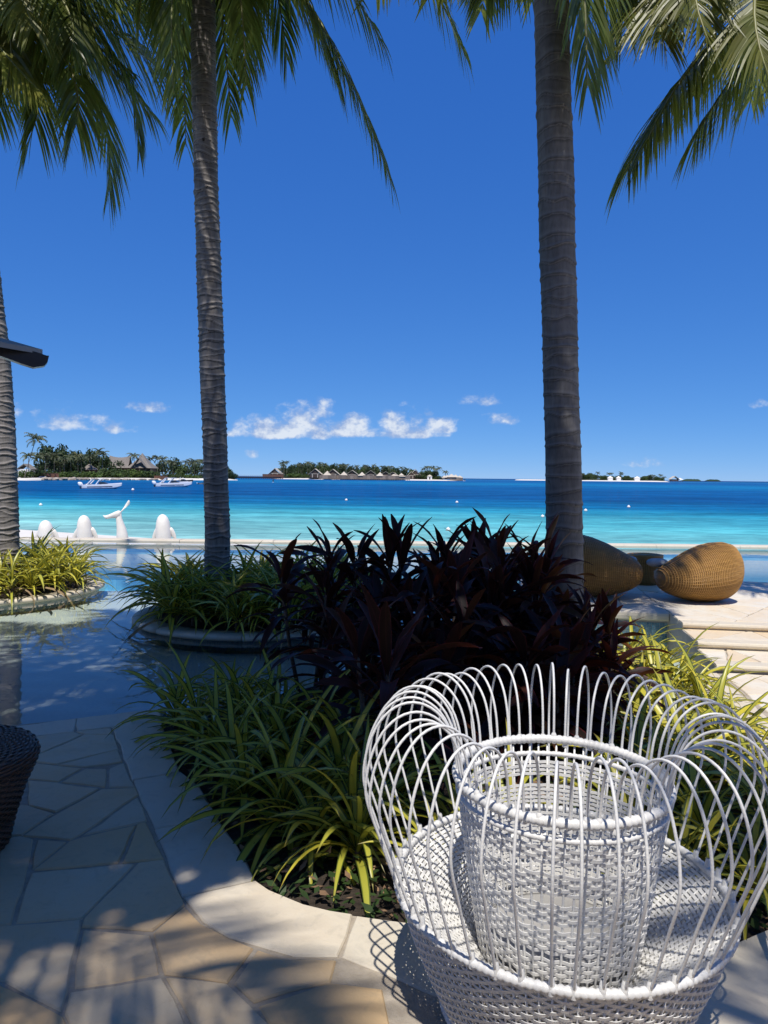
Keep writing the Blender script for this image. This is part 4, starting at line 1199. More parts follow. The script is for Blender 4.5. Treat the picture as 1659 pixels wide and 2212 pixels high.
cspots = [(-.52, 5.25, .98, 3), (-.12, 5.2, 1.0, 3), (.3, 5.25, 1.02, 3), (.72, 5.3, 1.0, 3), (1.08, 5.35, 1.0, 3), (1.36, 5.4, .58, 2),
          (-.22, 4.7, .78, 3), (.2, 4.62, .85, 3), (.6, 4.65, .85, 3), (.98, 4.75, .80, 3), (1.28, 4.8, .48, 2), (.2, 4.05, .58, 2), (.58, 4.05, .65, 3), (.95, 4.1, .58, 3), (1.22, 4.2, .42, 2),
          (.4, 5.9, .95, 3), (.9, 6.0, .95, 3), (1.15, 6.4, .80, 2), (-.15, 5.7, .9, 2), (1.3, 5.95, .55, 2)]
for i, (x, y, h, c) in enumerate(sorted(cspots, key=lambda q: (round(q[1] * 1.6), q[0]))):
    row = 'front' if y < 4.5 else ('middle' if y < 5.0 else ('tall' if y < 5.55 else 'rear'))
    k = sum(1 for q in cspots if (('front' if q[1] < 4.5 else ('middle' if q[1] < 5.0 else ('tall' if q[1] < 5.55 else 'rear'))) == row and q[0] < x))
    cordyline((x, y, -.03), rng, c, 'dark red cordyline, %s from the left in the %s row of the bed' % (ORD[k], row), 'red cordylines in the bed', h * .62, h * 1.0, (.38, .52))
cordyline((1.45, 4.95, -.03), rng, 3, 'red cordyline with pink stalks at the right end, in front of the thick palm trunk', None, .32, .56, (.36, .48))
cordyline((.08, 3.72, -.03), rng, 2, 'red cordyline with bronze leaves catching the sun, just left of the white chair', None, .35, .65)
cordyline((1.58, 4.45, -.03), rng, 1, 'dark cordyline rosette standing over the bright striped leaves at right', None, .36, .42, (.34, .44))

# soil cover: small leaves and litter
nb = np.random.RandomState(3)
m = MB(); m2 = MB()
cnt = 0
while cnt < 4200:
    p = (nb.uniform(-1.4, 2.3), nb.uniform(2.4, 5.2))
    if not in_poly(p, BED): continue
    if p[1] > 3.6 and nb.rand() < .6: continue
    cnt += 1
    a = nb.uniform(0, 6.28); s = nb.uniform(.012, .032); z = -.03 + nb.uniform(.004, .07)
    d = np.array([math.cos(a), math.sin(a), nb.uniform(-.3, .6)]) * s; w = np.array([-math.sin(a), math.cos(a), nb.uniform(-.3, .3)]) * s * .5
    c = np.array([p[0], p[1], z])
    (m if nb.rand() < .72 else m2).add([c - d, c + w, c + d, c - w], [(0, 1, 2, 3)])
tag(m.build('ground_cover', GCOVER, smooth=False), kind='stuff', label='small green ground cover leaves on the soil of the bed')
tag(m2.build('leaf_litter', LITTER, smooth=False), kind='stuff', label='dry brown leaf litter scattered on the soil of the bed')

# ------------------------------------------------------------------ white wicker seat with hoops
def white_seat(loc):
    t = empty('wicker_chair', loc)
    tag(t, 'white woven wicker chair with arched hoops round a central basket, by the bed', 'chair')
    def strand(prof_p, prof_n, N, phase, w, th, amp, name, samples=4):
        """one weaver going round: prof_p=(r,z), prof_n=(nr,nz) normal of the wall"""
        (r, z), (nr, nz) = prof_p, prof_n
        tr, tz = -nz, nr
        K = N * samples; rows = []
        for k in range(K):
            a = 2 * math.pi * k / K
            o = amp * math.cos(N * a / 2 + phase)
            ca, sa = math.cos(a), math.sin(a)
            rows.append([((r + nr * (o + n_) + tr * w_) * ca, (r + nr * (o + n_) + tr * w_) * sa, z + nz * (o + n_) + tz * w_) for n_, w_ in ((-th, -w), (th, -w), (th, w), (-th, w))])
        rows.append(rows[0])
        m = MB(); m.grid(rows, True); return m.build(name, WSTRAP, t, smooth=False)
    def wall(pts, N, pitch, w, th, amp, name, skip=None, stake=.0032):
        pts = [Vector(p) for p in pts]
        S = [0]
        for a, b in zip(pts, pts[1:]): S.append(S[-1] + (b - a).length)
        n = int(S[-1] / pitch)
        for i in range(n):
            s = (i + .5) * S[-1] / n
            if skip and skip(s / S[-1]): continue
            k = max(j for j in range(len(S) - 1) if S[j] <= s)
            p = pts[k].lerp(pts[k + 1], (s - S[k]) / (S[k + 1] - S[k])); d = (pts[k + 1] - pts[k]).normalized()
            strand((p.x, p.y), (d.y, -d.x), N, math.pi * (i % 2), w, th, amp, 'strand')
        m = MB()
        for k in range(N):
            a = 2 * math.pi * k / N
            m.tube([(p.x * math.cos(a), p.x * math.sin(a), p.y) for p in pts], stake, 5)
        o = m.build(name, WCANE, t); o['kind'] = 'stuff'
    wall([(.345, .01), (.402, .13), (.450, .25), (.486, .366)], 96, .0140, .0052, .0010, .0032, 'bowl_stakes')
    wall([(.484, .370), (.40, .300), (.31, .225), (.235, .17)], 96, .0136, .0052, .0010, .0030, 'seat_stakes')
    def gaps(q):
        z = .04 + q * .645
        return .635 < z or .555 < z < .588 or .468 < z < .495 or .385 < z < .405 or .30 < z < .315 or .22 < z < .232
    wall([(.215, .04), (.256, .30), (.292, .54), (.310, .685)], 64, .0128, .0048, .0010, .0030, 'basket_stakes', gaps, .0034)
    def rim(r, z, rad, wraps, name, bind=.0018, k=6):
        m = MB(); K = wraps * 3
        m.tube([(r * math.cos(2 * math.pi * i / K), r * math.sin(2 * math.pi * i / K), z) for i in range(K)], [rad + bind * (1 if i % 3 else -.6) for i in range(K)], 9, closed=True)
        m.build(name, WSTRAP, t)
    rim(.489, .380, .0120, 170, 'seat_rim'); rim(.312, .704, .0135, 110, 'basket_rim'); rim(.307, .655, .0075, 110, 'inner_ring', .001)
    rim(.347, .012, .012, 130, 'base_ring')
    m = MB(); m.lathe([(.0, .19), (.12, .195), (.215, .20), (.222, .21), (.20, .215), (.0, .205)], 40); m.build('tray', GREYP, t)
    # hoops: one rod each, from the basket rim over and down to the seat rim
    ctrl = [(.313, .697), (.316, .740), (.327, .80), (.352, .860), (.395, .903), (.448, .920), (.502, .906), (.547, .864), (.577, .805), (.592, .745), (.595, .69), (.584, .64), (.562, .58), (.527, .48), (.492, .384)]
    def catmull(c, n):
        out = []
        for i in range(len(c) - 1):
            p0, p1, p2, p3 = c[max(i - 1, 0)], c[i], c[i + 1], c[min(i + 2, len(c) - 1)]
            for k in range(n):
                u = k / n
                out.append(tuple(.5 * (2 * p1[d] + (p2[d] - p0[d]) * u + (2 * p0[d] - 5 * p1[d] + 4 * p2[d] - p3[d]) * u * u + (3 * p1[d] - p0[d] - 3 * p2[d] + p3[d]) * u ** 3) for d in (0, 1)))
        out.append(c[-1]); return out
    pts = catmull(ctrl, 3)
    m = MB(); m.tube([(r, 0, z) for r, z in pts], .0040, 8)
    m.lathe([(.0085, -.012), (.0095, 0), (.008, .02), (.005, .032)], 10, (.4915, 0, .382))
    m.lathe([(.0095, -.016), (.0095, .008), (.005, .016)], 10, (.313, 0, .704))
    hm = m.mesh('hoop', WCANE)
    rg = random.Random(8); NH = 50
    for i in range(NH):
        inst('hoop', hm, t, (0, 0, 0), (0, 0, 2 * math.pi * (i + .25 + rg.uniform(-.16, .16)) / NH), (1, 1, 1 + rg.uniform(-.012, .012)))
    return t
ws = white_seat((.542, 2.15, .0))

# ------------------------------------------------------------------ egg chairs, table, stool
def egg_chair(loc, mirror, label, yaw=0.0, S=1.0):
    t = empty('egg_chair', loc, yaw); tag(t, label, 'chair', 'rattan egg chairs on the deck')
    # outline seen from behind: (x, z bottom, z top) in units of the chair's length
    X = [-.522, -.510, -.49, -.45, -.38, -.28, -.14, .02, .15, .27, .36, .42, .452, .465]
    ZT = [.275, .335, .375, .415, .460, .515, .590, .655, .690, .700, .675, .61, .52, .40]
    ZB = [.265, .205, .170, .130, .088, .050, .015, .003, .008, .035, .085, .155, .235, .38]
    def sect(x):
        xr = x
        zt, zb = np.interp(xr, X, ZT), np.interp(xr, X, ZB)
        d = .46 * math.sqrt(max(0.0004, 1 - ((xr + .028) / .4945) ** 2)) ** .9
        return zt, zb, d
    def pt(x, ph):      # ph: 0 = towards the viewer's side, pi/2 = top
        zt, zb, d = sect(x)
        c, s = math.cos(ph), math.sin(ph)
        cz = (zt + zb) / 2
        return Vector((mirror * x, -d * c, cz + (zt - zb) / 2 * s)) * S
    nx, nph = 46, 56
    xs = [-.522 + (.984) * (i / (nx - 1)) for i in range(nx)]
    def keep(x, ph):
        # the opening looks to the far side and up
        ph = (ph + math.pi) % (2 * math.pi) - math.pi
        lim = 1.62 + .35 * (x + .5)
        return not (lim < ph < 2.85 and -.46 < x < .36)
    m = MB(); idx = {}
    for i, x in enumerate(xs):
        for j in range(nph):
            idx[i, j] = len(m.v); m.v.append(tuple(pt(x, 2 * math.pi * j / nph)))
    for i in range(nx - 1):
        for j in range(nph):
            k = (j + 1) % nph
            if keep((xs[i] + xs[i + 1]) / 2, 2 * math.pi * (j + .5) / nph):
                m.f.append((idx[i, j], idx[i + 1, j], idx[i + 1, k], idx[i, k]))
    m.f.append(tuple(idx[0, j] for j in range(nph))); m.f.append(tuple(idx[nx - 1, j] for j in reversed(range(nph))))
    m.build('shell', RATTAN, t)
    for i in range(46):
        x = -.497 + .948 * i / 45
        pts = []
        for j in range(41):
            ph = -2.9 + 5.0 * j / 40
            if keep(x, ph):
                p = pt(x, ph); c = Vector((mirror * x * S * .9, 0, .32 * S)); pts.append(p + (p - c).normalized() * .006)
        mm = MB(); mm.tube(pts, .0062, 5); mm.build('rib', RATRIB, t)
    for k in range(24):
        ph = -1.75 + 3.1 * k / 23
        pts = [pt(x, ph) + (pt(x, ph) - Vector((0, 0, .33 * S))).normalized() * .004 for x in xs[2:-2] if keep(x, ph)]
        mm = MB(); mm.tube(pts, .0050, 4); mm.build('strand', RATTAN, t)
    # rolled edge of the opening
    ed = []
    xo = [x for x in xs if -.46 < x < .36]
    for x in xo:
        ed.append(pt(x, 1.62 + .35 * (x + .5)))
    ed2 = [pt(x, 2.85) for x in reversed(xo)]
    mm = MB(); mm.tube(ed + ed2, .016, 7, closed=True); mm.build('opening_rim', RATRIB, t)
    mm = MB(); rows = []
    for k in range(9):
        a = math.pi * k / 8; r = math.sin(a); rows.append([(math.cos(b) * .30 * r ** .6, .1 + math.sin(b) * .26 * r ** .6, .26 - .055 * math.cos(a)) for b in np.linspace(0, 2 * math.pi, 20, endpoint=False)])
    mm.grid(rows, True); mm.build('seat_cushion', CUSH, t)
    mm = MB(); rows = []
    for k in range(9):
        a = math.pi * k / 8; r = math.sin(a); rows.append([(mirror * (-.42 + math.cos(b) * .13 * r ** .6), .22 + math.sin(b) * .10 * r ** .6, .42 - .05 * math.cos(a)) for b in np.linspace(0, 2 * math.pi, 16, endpoint=False)])
    mm.grid(rows, True); mm.build('pillow', CUSH, t)
    return t
def dk(px, y): 
    p = P(px, 1250, y=y); return (p.x, y, DZ)
egg_chair(dk(1512, 8.45), 1, 'rattan egg chair at the right, its back half in sun, on the pale stone deck', .06, .97)
egg_chair(dk(1283, 8.75), -1, 'shaded rattan egg chair half hidden behind the thick palm trunk', -.12, 1.06)

def drum_table(loc, R0, H, label, cat, m1, m2, N=52):
    t = empty('wicker_table', loc); tag(t, label, cat)
    prof = [(R0 * .62, 0), (R0 * .66, H * .25), (R0 * .74, H * .55), (R0 * .86, H * .78), (R0 * .97, H * .86)]
    m = MB(); m.lathe(prof, 48, cap0=True); m.build('body', m1, t)
    m = MB(); m.lathe([(R0 * .97, H * .86), (R0 * 1.0, H * .885), (R0 * 1.0, H * .95), (R0 * .97, H * .985), (R0 * .90, H), (R0 * .5, H * 1.006), (.01, H * 1.008)], 48, cap1=True); m.build('top', m1, t)
    for k in range(N):
        a = 2 * math.pi * k / N
        mm = MB(); mm.tube([((r + .004) * math.cos(a), (r + .004) * math.sin(a), z) for r, z in prof], .0065, 5); mm.build('rib', m2, t)
    for r in (.97, .78, .58, .38):
        mm = MB(); K = 60
        mm.tube([(R0 * r * math.cos(2 * math.pi * k / K), R0 * r * math.sin(2 * math.pi * k / K), H * (.99 if r > .9 else 1.004)) for k in range(K)], [.008 + .003 * (k % 2) for k in range(K)], 6, closed=True)
        mm.build('coil', m2, t)
    return t
drum_table(dk(1392, 9.75), .235, .40, 'low round rattan side table between the two egg chairs', 'side table', RATTAN, RATRIB)
# dark woven stool at the left edge: every strand goes over and under
def stool(loc, R0, H):
    t = empty('wicker_stool', loc); tag(t, 'dark brown woven wicker stool at the left edge on the shaded patio', 'stool')
    prof = [(R0 * .66, .01), (R0 * .74, H * .3), (R0 * .86, H * .6), (R0 * .97, H * .80), (R0 * 1.0, H * .88), (R0 * .97, H * .945), (R0 * .88, H * .985), (R0 * .6, H), (R0 * .06, H * 1.01)]
    m = MB(); m.lathe([(r * .985, z * .985) for r, z in prof], 48, cap1=True); m.build('core', DRATTAN, t)
    pts = [Vector(p) for p in prof]; S = [0]
    for a, b in zip(pts, pts[1:]): S.append(S[-1] + (b - a).length)
    n = int(S[-1] / .0135); N = 64
    for i in range(n):
        s = (i + .5) * S[-1] / n; k = max(j for j in range(len(S) - 1) if S[j] <= s)
        p = pts[k].lerp(pts[k + 1], (s - S[k]) / (S[k + 1] - S[k])); d = (pts[k + 1] - pts[k]).normalized(); nr, nz = d.y, -d.x
        nr, nz = (nr, nz) if nr + nz * 0 >= 0 or d.x < 0 else (-nr, -nz)
        rows = []
        for q in range(N * 4):
            a = 2 * math.pi * q / (N * 4); o = .003 * math.cos(N / 2 * a + math.pi * (i % 2)) + .001
            rows.append([((p.x + nr * (o + x_) + d.x * w_) * math.cos(a), (p.x + nr * (o + x_) + d.x * w_) * math.sin(a), p.y - d.x * 0 + nz * -(-(o + x_)) * 1 * (1 if True else 0) + d.y * w_) for x_, w_ in ((-.0015, -.005), (.0015, -.005), (.0015, .005), (-.0015, .005))])
        rows.append(rows[0])
        mm = MB(); mm.grid(rows, True); mm.build('strand', DRATRIB, t, smooth=False)
    return t
stool((-1.84, 3.0, 0), .36, .44)

# ------------------------------------------------------------------ pavilion eave at the left edge
def pavilion():
    y = 5.3
    tip = P(92, 764, y=y)
    t = empty('pavilion', (tip.x - 2.4, y - 1.6, 0)); tag(t, 'pavilion with a dark upturned eave corner poking in at the left edge', 'pavilion')
    off = Vector(t.location)
    a = P(85, 757, y=y); b = P(-520, 610, y=y - .3)
    d = (b - a)
    # roof covering: thin slab, hipped towards the viewer and away
    apex = Vector((tip.x - 3.3, y - 1.7, tip.z + .85))
    cs = [Vector((tip.x, y, tip.z + .03)), Vector((tip.x - 2.0, y - 3.6, tip.z + .03)), Vector((tip.x - 6.4, y - 3.4, tip.z + .03)), Vector((tip.x - 4.6, y + .2, tip.z + .03))]
    m = MB()
    n = 10
    for k in range(4):
        p, q = cs[k], cs[(k + 1) % 4]
        rows = []
        for i in range(n + 1):
            w = i / n; sag = -.10 * math.sin(w * math.pi)
            rows.append([p.lerp(q, j / 6).lerp(apex, w) + Vector((0, 0, sag * .0 + (w - w) )) for j in range(7)])
        m.grid(rows)
        rows2 = [[v - Vector((0, 0, .035)) for v in r] for r in rows]
        m.grid(rows2)
        m.grid([[v for v in rows[0]], [v for v in rows2[0]]])
    m.build('roof', GREYP, t, smooth=False, off=off)
    # hip rafter with a shaped dark end
    m = MB()
    hd = (apex - cs[0]).normalized(); hp = Vector((0, 0, 1)) - hd * hd.z; hp.normalize(); sd = hd.cross(hp)
    def rafter(s0, s1, d0, d1, w):
        rows = []
        for s, dep in ((s0, d0), (s1, d1)):
            c = cs[0] + hd * s - hp * .036
            rows.append([c + sd * w, c - sd * w, c - sd * w - hp * dep, c + sd * w - hp * dep])
        m.grid(rows, True, True, True)
    rafter(.30, 3.0, .075, .075, .035)
    m.build('hip_rafter', REDWOOD, t, smooth=False, off=off)
    m = MB(); rows = []
    for s, top, dep in ((-.05, .0, .05), (-.035, .004, .08), (.03, 0, .112), (.12, 0, .108), (.30, 0, .09)):
        c = cs[0] + hd * s - hp * .037
        rows.append([c + sd * .045 - hp * top, c - sd * .045 - hp * top, c - sd * .045 - hp * dep, c + sd * .045 - hp * dep])
    m.grid(rows, True, True, True); m.build('rafter_end', BLACKG, t, smooth=False, off=off)
    # white soffit boards set back from the eave
    m = MB(); z0 = tip.z - .06
    cc = (cs[0] + cs[1] + cs[2] + cs[3]) / 4
    m.prism([(c.x + (cc.x - c.x) * .10, c.y + (cc.y - c.y) * .10) for c in cs], z0 - .015, z0 + .015); m.build('soffit', WHITEW, t, smooth=False, off=off)
    for c in cs:
        q = c.lerp(cc, .34); m = MB(); m.box((q.x, q.y, z0 / 2 - .2), (.14, .14, z0 + .4)); m.build('post', DARKWOOD, t, smooth=False, off=off)
    return t
pavilion()

# ------------------------------------------------------------------ whale statues behind the pool edge
GW = 'white whale statues behind the pool'
def body_loft(m, secs, n=20):
    """secs: (x, y, z, half width, half depth)"""
    m.grid([[(x + math.cos(2 * math.pi * k / n) * w, y + math.sin(2 * math.pi * k / n) * d, z) for k in range(n)] for x, y, z, w, d in secs], True, True, True)
def plate(m, pts, nrm, n=10):
    """pts: (centre, half width, half thickness, width direction)"""
    rows = []
    for c, w, th, wd in pts:
        c, wd = Vector(c), Vector(wd).normalized()
        rows.append([c + wd * math.cos(2 * math.pi * k / n) * w + Vector(nrm) * math.sin(2 * math.pi * k / n) * th for k in range(n)])
    m.grid(rows, True, True, True)
WY = 18.45
def beluga(px, top, hw, lean, label, fl, fr_):
    c = P(px, 1160, y=WY); zt = P(px, top, y=WY).z
    root = empty('whale_statue', (c.x, WY, -.45)); tag(root, label, 'statue', GW)
    H = zt + .45; w = hw * WY / FPX
    def sh(q): return lean * w * q
    secs = []
    for q, k in ((0, 1.0), (.25, 1.02), (.45, 1.03), (.6, 1.0), (.70, .95), (.79, .88), (.86, .78), (.92, .64), (.965, .45), (.99, .24), (1.0, .05)):
        secs.append((sh(max(0, q - .4) * 1.6), 0.05 * q, H * q, w * k, w * 1.05 * k))
    m = MB(); body_loft(m, secs, 24)
    # rounded melon of the head on the side it looks to
    m.build('body', WHITEP, root)
    s = -1 if lean < 0 else 1
    m = MB(); 
    for a in range(1):
        rows = []
        for k in range(9):
            th = math.pi * k / 8; r = math.sin(th)
            rows.append([(sh(.85) + s * w * .45 + math.cos(b) * w * .30 * r, .10 + math.sin(b) * w * .42 * r, H * .855 - math.cos(th) * w * .42) for b in np.linspace(0, 2 * math.pi, 14, endpoint=False)])
        m.grid(rows, True)
    m.build('snout', WHITEP, root)
    for sd, (ln, dn) in ((-1, fl), (1, fr_)):
        if ln <= 0: continue
        z0 = .45 + .36 * (zt)
        pts = []
        for q in (0, .25, .5, .75, .93, 1.0):
            x = sd * (w * .88 + ln * w * (q - .1)); z = z0 - dn * q ** 1.3
            ww = (.62, .72, .70, .58, .32, .08)[int(q * 5 + .01) if q < 1 else 5] * w * .55
            pts.append(((x, .06, z), ww, .05 * (1.1 - q), (.55 * sd, 0, .85)))
        m = MB(); plate(m, pts, (0, 1, 0), 12); m.build('flipper', WHITEP, root)
    return root
beluga(99, 1124, 16, -.16, 'shortest white whale statue, farthest left behind the pool edge', (1.0, .34), (.9, .30))
beluga(183, 1113, 16, -.22, 'white whale statue with a flipper raised to each side, between short whale and tail', (1.15, .34), (.85, .30))
beluga(353, 1111, 16, -.20, 'white whale statue right of the tail statue, nearest the slim palm trunk', (.85, .34), (.85, .28))
def whale_tail():
    y = WY
    c = P(262, 1160, y=y); root = empty('whale_tail_statue', (c.x, y, -.45)); tag(root, 'white whale tail statue with raised flukes among the whale statues', 'statue', GW); off = Vector(root.location)
    def pp(px, py, dy=0): return P(px, py, y=y + dy)
    u = y / FPX
    m = MB()
    n = 18; rows = []
    for px, py, w, d in ((266, 1205, 15, 13), (264.5, 1162, 12.5, 12), (263.5, 1150, 11, 10.5), (261.5, 1138, 9.2, 8.6), (259, 1128, 7.6, 7), (257, 1120, 6.6, 5.6), (256, 1112, 6.6, 4.2), (256, 1106, 5.5, 3.2), (256, 1103, 2, 1.5)):
        p = pp(px, py); rows.append([p + Vector((math.cos(2 * math.pi * k / n) * w * u, math.sin(2 * math.pi * k / n) * d * u, 0)) for k in range(n)])
    m.grid(rows, True, True, True)
    m.build('tail_stock', WHITEP, root, off=off)
    def fluke(l):
        m = MB(); pts = []
        for px, py, w, th, ax, az, dy in l: pts.append((pp(px, py, dy), w * u, th * u, (ax, .15, az)))
        plate(m, pts, (0, 1, 0), 14); m.build('fluke', WHITEP, root, off=off)
    # px, py of the lobe's middle line, half chord, half thickness, chord direction
    fluke([(260, 1112, 7.5, 4.2, .3, 1, 0), (254, 1111, 8.8, 4.4, .28, 1, -.02), (247, 1112, 7.6, 3.8, .3, 1, -.05), (240, 1114, 6.0, 3.2, .32, 1, -.08), (233, 1116.4, 4.6, 2.6, .2, 1, -.1), (227.5, 1117, 3.4, 2.0, -.1, 1, -.1), (224, 1115, 2.2, 1.5, -.5, 1, -.1), (222.5, 1113.5, .5, .5, -.5, 1, -.1)])
    fluke([(252, 1113, 6.5, 4.2, .8, .5, 0), (258, 1108, 9.2, 4.4, 1, .72, .02), (264, 1102.5, 8.6, 3.8, 1, .8, .05), (269, 1098, 7.4, 3.2, 1, .72, .08), (273.5, 1092.5, 5.6, 2.6, 1, .4, .1), (276.5, 1087, 3.8, 2.0, 1, .05, .1), (278, 1083, 2.4, 1.4, 1, -.1, .1), (278.4, 1080.5, .6, .6, 1, -.1, .1)])
whale_tail()

# ------------------------------------------------------------------ buoys
def sea_at(px, py): return P(px, py, z=SEAZ)
def buoy(px, py, r, label):
    p = sea_at(px, py); t = empty('buoy', p); tag(t, label, 'buoy', 'white mooring buoys on the sea')
    m = MB(); m.lathe([(.02, -r * .55), (r * .75, -r * .3), (r * .97, .05 * r), (r, r * .35), (r * .88, r * .8), (r * .55, r * 1.15), (r * .16, r * 1.3), (r * .12, r * 1.5), (.0, r * 1.52)], 16, cap0=True); m.build('float', BUOYW, t)
    m = MB(); m.lathe([(r * .985, -.02 * r), (r * 1.01, .04 * r), (r * 1.012, .18 * r), (r * .99, .22 * r)], 16); m.build('waterline_stain', BUOYS, t)
for px, py, r, lab in ((968, 1146, .13, 'largest white buoy, close in, above the dark plants'), (88, 1092, .15, 'white buoy at far left beyond the short whale statue'), (748, 1081, .16, 'small white buoy on blue water straight below the villas'),
                       (987, 1086, .16, 'small white buoy above and right of the largest buoy'), (1172, 1117, .13, 'white buoy touching the left side of the thick palm trunk'), (1265, 1104, .15, 'white buoy just right of the thick palm trunk'),
                       (1358, 1096, .16, 'rightmost white buoy on deep blue water'), (287, 1059, .26, 'small white buoy between the two white motorboats')):
    buoy(px, py, r, lab)

# ------------------------------------------------------------------ boats
def motorboat(loc, yaw, L, hullm, stripe, label, top=True, engine=True, cat='boat', arch=False):
    t = empty('motorboat', loc, yaw); tag(t, label, cat)
    k = L / 9.0
    def b(q): return 1.28 * k * (1 - max(0, (q - .42) / .58) ** 2.3) * (.93 + .07 * min(1, q * 4))
    def zs(q): return (.95 + .42 * q ** 1.6) * k
    def zk(q): return (-.25 + (max(0, (q - .72) / .28) ** 2) * 1.35) * k
    def xx(q): return (q - .5) * L
    qs = [0, .12, .25, .4, .55, .68, .8, .9, .96, .995]
    m = MB(); rows = []
    for q in qs:
        w = max(b(q), .02); x = xx(q); ch = zk(q) * .35 + .12 * k + .25 * k * q
        rows.append([(x, -w, zs(q)), (x, -w * 1.0, zs(q) * .8 + ch * .2), (x, -w * .985, ch + .12 * k), (x, -w * .95, ch), (x, 0, zk(q)), (x, w * .95, ch), (x, w * .985, ch + .12 * k), (x, w * 1.0, zs(q) * .8 + ch * .2), (x, w, zs(q))])
    m.grid(rows, False, True, True); m.build('hull', hullm, t)
    m = MB()
    for s in (-1, 1):
        m.grid([[(xx(q), s * (b(q) + .02), .44 * k + .24 * k * q + .06 * k), (xx(q), s * (b(q) + .02), .44 * k + .24 * k * q - .12 * k)] for q in (.14, .3, .5, .65, .78)])
    m.build('stripe', stripe, t)
    m = MB(); rows = []
    for q in (.5, .6, .7, .8, .9, .97, .995):
        w = max(b(q) - .02, .02); rows.append([(xx(q), w * s, zs(q) + .10 * k * (1 - abs(s) ** 2)) for s in (-1, -.5, 0, .5, 1)])
    m.grid(rows)
    for s in (-1, 1):
        m.grid([[(xx(q), s * b(q), zs(q)), (xx(q), s * (b(q) - .28 * k), zs(q) + .02), (xx(q), s * (b(q) - .28 * k), zs(q) - .5 * k)] for q in (0, .12, .25, .4, .5)])
    m.grid([[(xx(.0), -b(0), zs(0)), (xx(.06), -b(0), zs(0))], [(xx(0), b(0), zs(0)), (xx(.06), b(0), zs(0))]])
    m.build('deck', HULLW if hullm is HULLW else hullm, t)
    m = MB(); m.box((xx(.30), 0, zs(.3) - .1 * k), (L * .40, 1.7 * k, .12 * k)); m.box((xx(.13), 0, zs(.1)), (.7 * k, 1.9 * k, .42 * k)); m.box((xx(.42), .5 * k, zs(.4) + .1 * k), (.6 * k, .6 * k, .75 * k)); m.build('seats', GREYP, t, smooth=False)
    m = MB(); rows = []
    for q, h in ((.44, .62), (.55, .58), (.66, .05)):
        w = b(q) * .86; rows.append([(xx(q), s * w, zs(q) + h * k * (1 if abs(s) < 1 else .9)) for s in (-1, -.6, 0, .6, 1)])
    base = [[(xx(q), s * b(q) * .9, zs(q) + .03) for s in (-1, 1)] for q in (.44, .55, .66)]
    m.grid([rows[1], rows[2]])
    for s, ii in ((-1, 0), (1, 4)):
        m.grid([[rows[0][ii], base[0][0 if s < 0 else 1]], [rows[1][ii], base[1][0 if s < 0 else 1]], [rows[2][ii], base[2][0 if s < 0 else 1]]])
    m.build('windscreen', GLASSD, t)
    if top:
        m = MB(); rows = []
        for q, h in ((.24, 2.00), (.27, 2.06), (.45, 2.10), (.55, 2.03), (.56, 1.98)):
            rows.append([(xx(q), s * 1.0 * k, zs(.4) + (h - .75) * k - .04 * k * s * s) for s in (-1, -.5, 0, .5, 1)])
        m.grid(rows); m.grid([[(v[0], v[1], v[2] - .07 * k) for v in r] for r in rows]); m.build('hardtop', HULLW, t)
        for s in (-1, 1):
            for q0, q1 in ((.36, .46), (.12, .27)):
                m = MB(); m.beam((xx(q0), s * 1.05 * k, zs(q0)), (xx(q1), s * .92 * k, zs(.4) + 1.28 * k), .10 * k, .22 * k); m.build('hardtop_strut', HULLW, t, smooth=False)
    if arch:
        m = MB()
        for s in (-1, 1): m.tube([(xx(.3), s * 1.1 * k, zs(.3)), (xx(.38), s * 1.05 * k, zs(.3) + 1.3 * k), (xx(.40), s * .9 * k, zs(.3) + 1.45 * k)], .06 * k, 6); m.tube([(xx(.62), s * 1.0 * k, zs(.6)), (xx(.5), s * 1.0 * k, zs(.3) + 1.3 * k)], .06 * k, 6)
        m.tube([(xx(.40), -.9 * k, zs(.3) + 1.45 * k), (xx(.40), .9 * k, zs(.3) + 1.45 * k)], .07 * k, 6); m.build('tow_arch', HULLW, t)
    if engine:
        for s in (-.45, .45):
            e = MB(); e.grid([[(xx(0) - (.1 + dx) * k + math.cos(a) * rx * k, s * k + math.sin(a) * ry * k, zz * k) for a in np.linspace(0, 2 * math.pi, 12, endpoint=False)] for dx, rx, ry, zz in ((.45, .16, .14, .55), (.5, .36, .22, .75), (.58, .42, .25, 1.05), (.68, .38, .23, 1.35), (.75, .26, .17, 1.52), (.78, .08, .06, 1.57))], True, True, True)
            eo = e.build('outboard_engine', HULLW, t)
            e = MB(); e.box((xx(0) - .55 * k, s * k, .2 * k), (.22 * k, .12 * k, .9 * k)); e.build('engine_leg', BLACKG, eo, smooth=False)
    return t
p = sea_at(222, 1056)
motorboat(p, R(3), P(266, 1056, y=p.y).x - P(184, 1056, y=p.y).x, HULLW, NAVY, 'white motorboat with raised hardtop on struts, left of the two white boats')
p = sea_at(377, 1052)
motorboat(p, R(4), P(415, 1052, y=p.y).x - P(340, 1052, y=p.y).x, HULLW, NAVY, 'white motorboat with low hardtop, right one, near the slim palm trunk')
p = sea_at(395, 1043)
motorboat(p, R(6), P(412, 1043, y=p.y).x - P(368, 1043, y=p.y).x, BLACKG, HULLW, 'black ski boat with white tow arch moored behind the right white motorboat', top=False, engine=False, arch=True)
p = sea_at(437, 1046)
motorboat(p, R(5), P(449, 1046, y=p.y).x - P(430, 1046, y=p.y).x, BLACKG, HULLW, 'small dark dinghy half hidden behind the slim palm trunk', top=False, engine=True)

